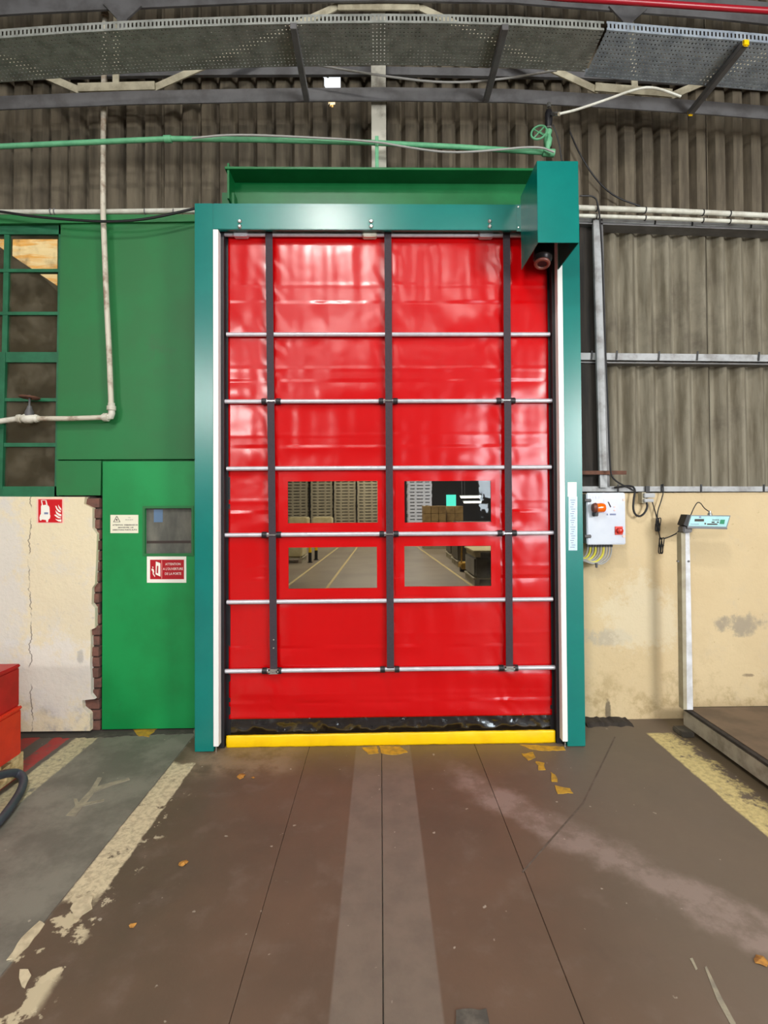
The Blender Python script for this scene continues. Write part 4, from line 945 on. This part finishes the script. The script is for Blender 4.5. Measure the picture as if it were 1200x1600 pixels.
ptxt('ATTENTION : DEMARRAGE DE', 195.5, 820.4, 2.0, YN-.0004, 'ink', ns, .98, .0004); ptxt('MANOEUVRE - LES', 196.5, 824.3, 1.9, YN-.0004, 'ink', ns, 1.05, .0004); ptxt('DIRECTIONS PORTE AUTO', 195, 828, 2.0, YN-.0004, 'ink', ns, 1.08, .0004)
wsn = thing('door_warning_sign', 'white and red sign reading ATTENTION A L\'OUVERTURE DE LA PORTE on the green door', 'sign', P(260, 910, 3.70))
px_box(229.5, 291, 869.5, 910.5, 3.6975, 3.6997, 'sign_white', 'sign_plate', wsn)
px_box(234.5, 287.5, 874.5, 905, 3.6966, 3.6974, 'sign_crimson', 'red_field', wsn)
YW2 = 3.6965
Zw = lambda x, y: (160+x/8, 770+y/8)
px_box(252.4, 253, 875.5, 904, YW2-.0007, YW2, 'sign_border', 'divider', wsn)
flat('door_symbol', [(668, 858), (726, 880), (726, 1048), (665, 1020)], 'sign_white', wsn, YW2, Zw); flat('door_symbol', [(682, 910), (700, 915), (696, 1010), (678, 1000)], 'sign_crimson', wsn, YW2-.0008, Zw)
flat('figure_symbol', [(612, 960), (622, 945), (640, 955), (648, 985), (640, 1010), (660, 1040), (655, 1055), (630, 1015), (628, 985)], 'sign_white', wsn, YW2, Zw); flat('figure_symbol', [(622, 925), (632, 922), (638, 935), (628, 942)], 'sign_white', wsn, YW2, Zw)
ptxt('ATTENTION', 270.3, 881.6, 3.7, YW2-.0004, 'sign_white', wsn, .80, .0001); ptxt("A L'OUVERTURE", 270.3, 889, 3.7, YW2-.0004, 'sign_white', wsn, .80, .0001); ptxt('DE LA PORTE', 270.3, 896.6, 3.7, YW2-.0004, 'sign_white', wsn, .80, .0001)

# ------------------------------------------------------------------ left crates, pallet, hose
g = FL(37, 1207); Yb_ = g.y; xp = g.x
pz = .128
cx_ = P(30.5, 1100, Yb_-.03).x
zc0, zc1, zc2 = pz, P(32, 1102, Yb_-.03).z, P(30.5, 1037, Yb_-.03).z
pa = thing('wooden_pallet', 'pale wooden pallet under the red and orange boxes', 'pallet', (xp-.4, Yb_-.6, 0))
for k in range(7):
    y = Yb_-.10-k*.18; obj('top_board', bbox(xp-.8, xp, y, y+.10, pz-.022, pz, .003, 1), 'pallet_wood', pa)
for x in (xp-.8, xp-.45, xp-.10):
    obj('stringer', bbox(x, x+.1, Yb_-1.18, Yb_, pz-.044, pz-.022, .003, 1), 'pallet_wood', pa)
    for y in (Yb_-.145, Yb_-.66, Yb_-1.18): obj('block', bbox(x, x+.1, y, y+.145, .022, pz-.044, .003, 1), 'pallet_wood', pa)
    obj('base_board', bbox(x, x+.1, Yb_-1.18, Yb_, .001, .022, .003, 1), 'pallet_wood', pa)
def crate(name, label, x1, y1, z0, z1, mat):
    t = thing(name, label, 'crate', (x1-.35, y1-.5, z0)); th = .02
    obj('box_body', bbox(x1-.75, x1, y1-1.05, y1, z0+.001, z1-.02, .006), mat, t)
    obj('lid', bbox(x1-.755, x1+.004, y1-1.055, y1+.004, z1-.02, z1, .006), mat, t)
    obj('latch', bbox(x1, x1+.008, y1-.22, y1-.18, (z0+z1)/2-.02, (z0+z1)/2+.025, .003), mat, t)
    obj('latch', bbox(x1, x1+.008, y1-.85, y1-.81, (z0+z1)/2-.02, (z0+z1)/2+.025, .003), mat, t)
crate('storage_box', 'orange-red box standing on the wooden pallet, lower of two', cx_+.012, Yb_-.03, zc0, zc1, 'orange_crate')
crate('storage_box', 'dark red box stacked on top of the orange-red box', cx_, Yb_-.03, zc1, zc2, 'red_crate')
PX = lambda u, v, X: CAM + ray(u, v)*(X/ray(u, v).x)
hs_pts = [PX(-40, 1222, xp+.035), PX(-10, 1214, xp+.035), PX(12, 1208, xp+.04), PX(27, 1207, xp+.045)] + [FL(u, v, z) for u, v, z in ((38, 1216, .04), (34, 1234, .024), (23, 1252, .023), (7, 1274, .023), (-14, 1297, .023), (-70, 1340, .023))]
tag(obj('hose', tube(hs_pts, .0225, 12, smooth=3), 'hose', smooth=True), 'dark grey rubber hose curling on the floor beside the pallet', 'hose')

# ------------------------------------------------------------------ hall seen through the door windows
def pallet_mesh(mat_name):
    bm = bmesh.new(); W, D, H = 1.12, 1.0, .158
    for k in range(5): box(bm, -W/2, W/2, -D/2+k*.225, -D/2+k*.225+.11, .10, H)
    for x in (-W/2, -.25, .15, W/2-.1): box(bm, x, x+.1, -D/2+.005, D/2, .055, .10)
    for k in range(5): box(bm, -W/2, W/2, -D/2+k*.225, -D/2+k*.225+.11, 0, .055)
    me = bpy.data.meshes.new('pallet'); bmesh.ops.recalc_face_normals(bm, faces=bm.faces); bm.to_mesh(me); bm.free(); me.materials.append(MATS[mat_name]); return me
pm, pmw = pallet_mesh('far_pallet'), pallet_mesh('far_pallet_white')
def stack(u, Y, me, n, label, z0=0):
    x = P(u, 790, Y).x
    for k in range(n):
        o = bpy.data.objects.new('pallet', me); COL.objects.link(o); o.location = (x+random.uniform(-.012, .012), Y, z0+k*.1595)
        tag(o, label, 'pallet', 'stacked empty pallets beyond the door')
YK = 27.5
for u, lab in ((466, 'empty pallet in the leftmost far stack seen through the upper left window'), (504, 'empty pallet in the second far stack seen through the upper left window'), (540, 'empty pallet in the third far stack seen through the upper left window'), (575.5, 'empty pallet in the far stack nearest the middle strap, through the upper left window')):
    stack(u, YK, pm, 21, lab)
stack(655, 24.5, pmw, 20, 'whitish pallet in the tall stack seen through the upper right window')
def load(name, x0, x1, y0, y1, z0, z1, mat, label, cat='load', pallet=True):
    t = thing(name, label, cat, ((x0+x1)/2, (y0+y1)/2, 0))
    obj('goods', bbox(x0, x1, y0, y1, z0 + (.15 if pallet else 0), z1, .04, 2), mat, t, smooth=True)
    if pallet:
        for k in range(3):
            x = x0+(x1-x0-.1)*k/2; obj('pallet_bearer', B(x, x+.1, y0, y1, z0, z0+.12), 'far_pallet', t)
        obj('pallet_deck', B(x0-.02, x1+.02, y0, y1, z0+.12, z0+.15), 'far_pallet', t)
    return t
for lab, u0, u1 in (('low cream load in front of the leftmost far pallet stack', 450, 480), ('low cream load in front of the second far pallet stack', 488, 518)):
    Y = 22; load('cream_load', P(u0, 810, Y).x, P(u1, 810, Y).x, Y, Y+.9, 0, P(480, 808.5, Y).z, 'carton_cream', lab)
a = FL(735, 911)
t = load('wrapped_load', a.x+.02, a.x+1.2, a.y-.35, a.y+.75, 0, P(745, 868, a.y).z, 'wrap_grey', 'grey wrapped load with a pallet on top, lower right door window')
zz = P(745, 868, a.y).z
for k in range(3): obj('upper_bearer', B(a.x+.04+k*.5, a.x+.14+k*.5, a.y-.35, a.y+.7, zz, zz+.1), 'carton_cream', t)
obj('upper_deck', B(a.x, a.x+1.22, a.y-.36, a.y+.72, zz+.1, zz+.13), 'carton_cream', t)
load('brown_load', 1.95, 3.0, 12.9, 14.0, 0, 1.12, 'wrap_brown', 'dark brown wrapped load behind the grey wrapped load')
load('brown_load', 2.0, 3.1, 14.6, 15.6, 0, .95, 'wrap_brown', 'dark brown wrapped load farther along the yellow floor line')
# cartons on the far pallets
for li, (u0, u1, Y, zt2, lab) in enumerate(((662, 697, 18.2, 1.53, 'brown carton stacked on the left far pallet, upper right window'), (698, 724, 18.6, 1.52, 'brown carton stacked on the right far pallet, upper right window'))):
    x0, x1 = P(u0, 800, Y).x, P(u1, 800, Y).x
    tag(obj('pallet', B(x0, x1, Y, Y+.8, 0, .15), 'far_pallet'), 'pallet under the %s stack of brown cartons beyond the door' % ('left' if li == 0 else 'right'), 'pallet')
    nx = 3 if li == 0 else 2
    for i in range(nx):
        for j in range(5):
            hh2 = (zt2-.15)/5; wd = (x1-x0)/nx
            o = obj('carton', bbox(x0+i*wd+.006, x0+(i+1)*wd-.006, Y, Y+.8, .15+j*hh2+.003, .15+(j+1)*hh2-.003, .01, 1), 'carton')
            tag(o, lab, 'carton', 'brown cartons beyond the door')
for u, v, lab in ((484.5, 879, 'yellow bollard with black foot seen through the lower left window, nearer one'), (494, 875, 'yellow bollard with black foot seen through the lower left window, farther one')):
    b = FL(u, v); t = thing('bollard', lab, 'bollard', b, 'yellow bollards beyond the door')
    obj('pole', lathe(b, (0, 0, 1), [(.28, .045), (.95, .045), (.98, .03)], 14), 'yellow', t, smooth=True); obj('foot', lathe(b, (0, 0, 1), [(0, .07), (.02, .07), (.022, .046), (.28, .046)], 14), 'black', t, smooth=True)
b = FL(472, 880)
load('cream_load', b.x-1.1, b.x, b.y+.0, b.y+.9, .0, .55, 'carton_cream', 'cream load on a pallet at the left of the lower left window')
b = FL(722, 893); pj = thing('pallet_truck', 'yellow hand pallet truck beside the grey wrapped load', 'pallet truck', b)
obj('fork_body', bbox(b.x-.04, b.x+.2, b.y-.1, b.y+.35, .06, .2, .02), 'yellow_paint', pj); obj('handle', tube([b+Vector((0, .1, .15)), b+Vector((0, .0, .65)), b+Vector((0, -.05, 1.05))], .02, 8), 'yellow_paint', pj, smooth=True)
obj('wheel', lathe(b+Vector((0, 0, .06)), (1, 0, 0), [(-.05, .06), (.16, .06)], 14), 'black', pj, smooth=True)
def fline(name, p0, p1, wd):
    a, b = FL(*p0), FL(*p1); d = (b-a).normalized(); a = a-d*4; b = b+d*6; n = Vector((-d.y, d.x, 0))*wd/2
    bm = bmesh.new(); vs = [bm.verts.new((q.x, q.y, z)) for z in (.0005, .0025) for q in (a-n, a+n, b+n, b-n)]
    bm.faces.new(vs[:4][::-1]); bm.faces.new(vs[4:])
    for k in range(4): bm.faces.new((vs[k], vs[(k+1) % 4], vs[4+(k+1) % 4], vs[4+k]))
    obj(name, bm, 'far_line', bpy.data.objects['floor_beyond'])
fline('floor_line', (452.6, 913), (521, 861), .06); fline('floor_line', (512, 917), (556, 858), .06); fline('floor_line', (664, 863), (737, 915), .06)
struct('door_2', B(P(697.5, 780, 30.9).x, P(712.5, 780, 30.9).x, 30.9, 30.98, P(705, 795, 30.9).z, P(705, 773, 30.9).z), 'lit_teal')
for u, v, Y in ((735, 777, 24), (738, 785, 27)):  # tubes added in place of white reflections in the clear window
    c = P(u, v, Y); t = thing('reflection_tube', 'lit tube added in the far hall for a white reflection, %s one' % ('upper' if v == 777 else 'lower'), 'lamp', c)
    obj('tube', tube([c-Vector((.45, 0, 0)), c+Vector((.45, 0, 0))], .025, 8), 'lit_tube', t, smooth=True); obj('housing', B(c.x-.5, c.x+.5, Y-.04, Y+.04, c.z+.03, c.z+.09), 'white', t)
    for s_ in (-.4, .4): obj('hanger', tube([c+Vector((s_, 0, .09)), Vector((c.x+s_, Y, 7.0))], .008, 6), 'dark_steel', t)
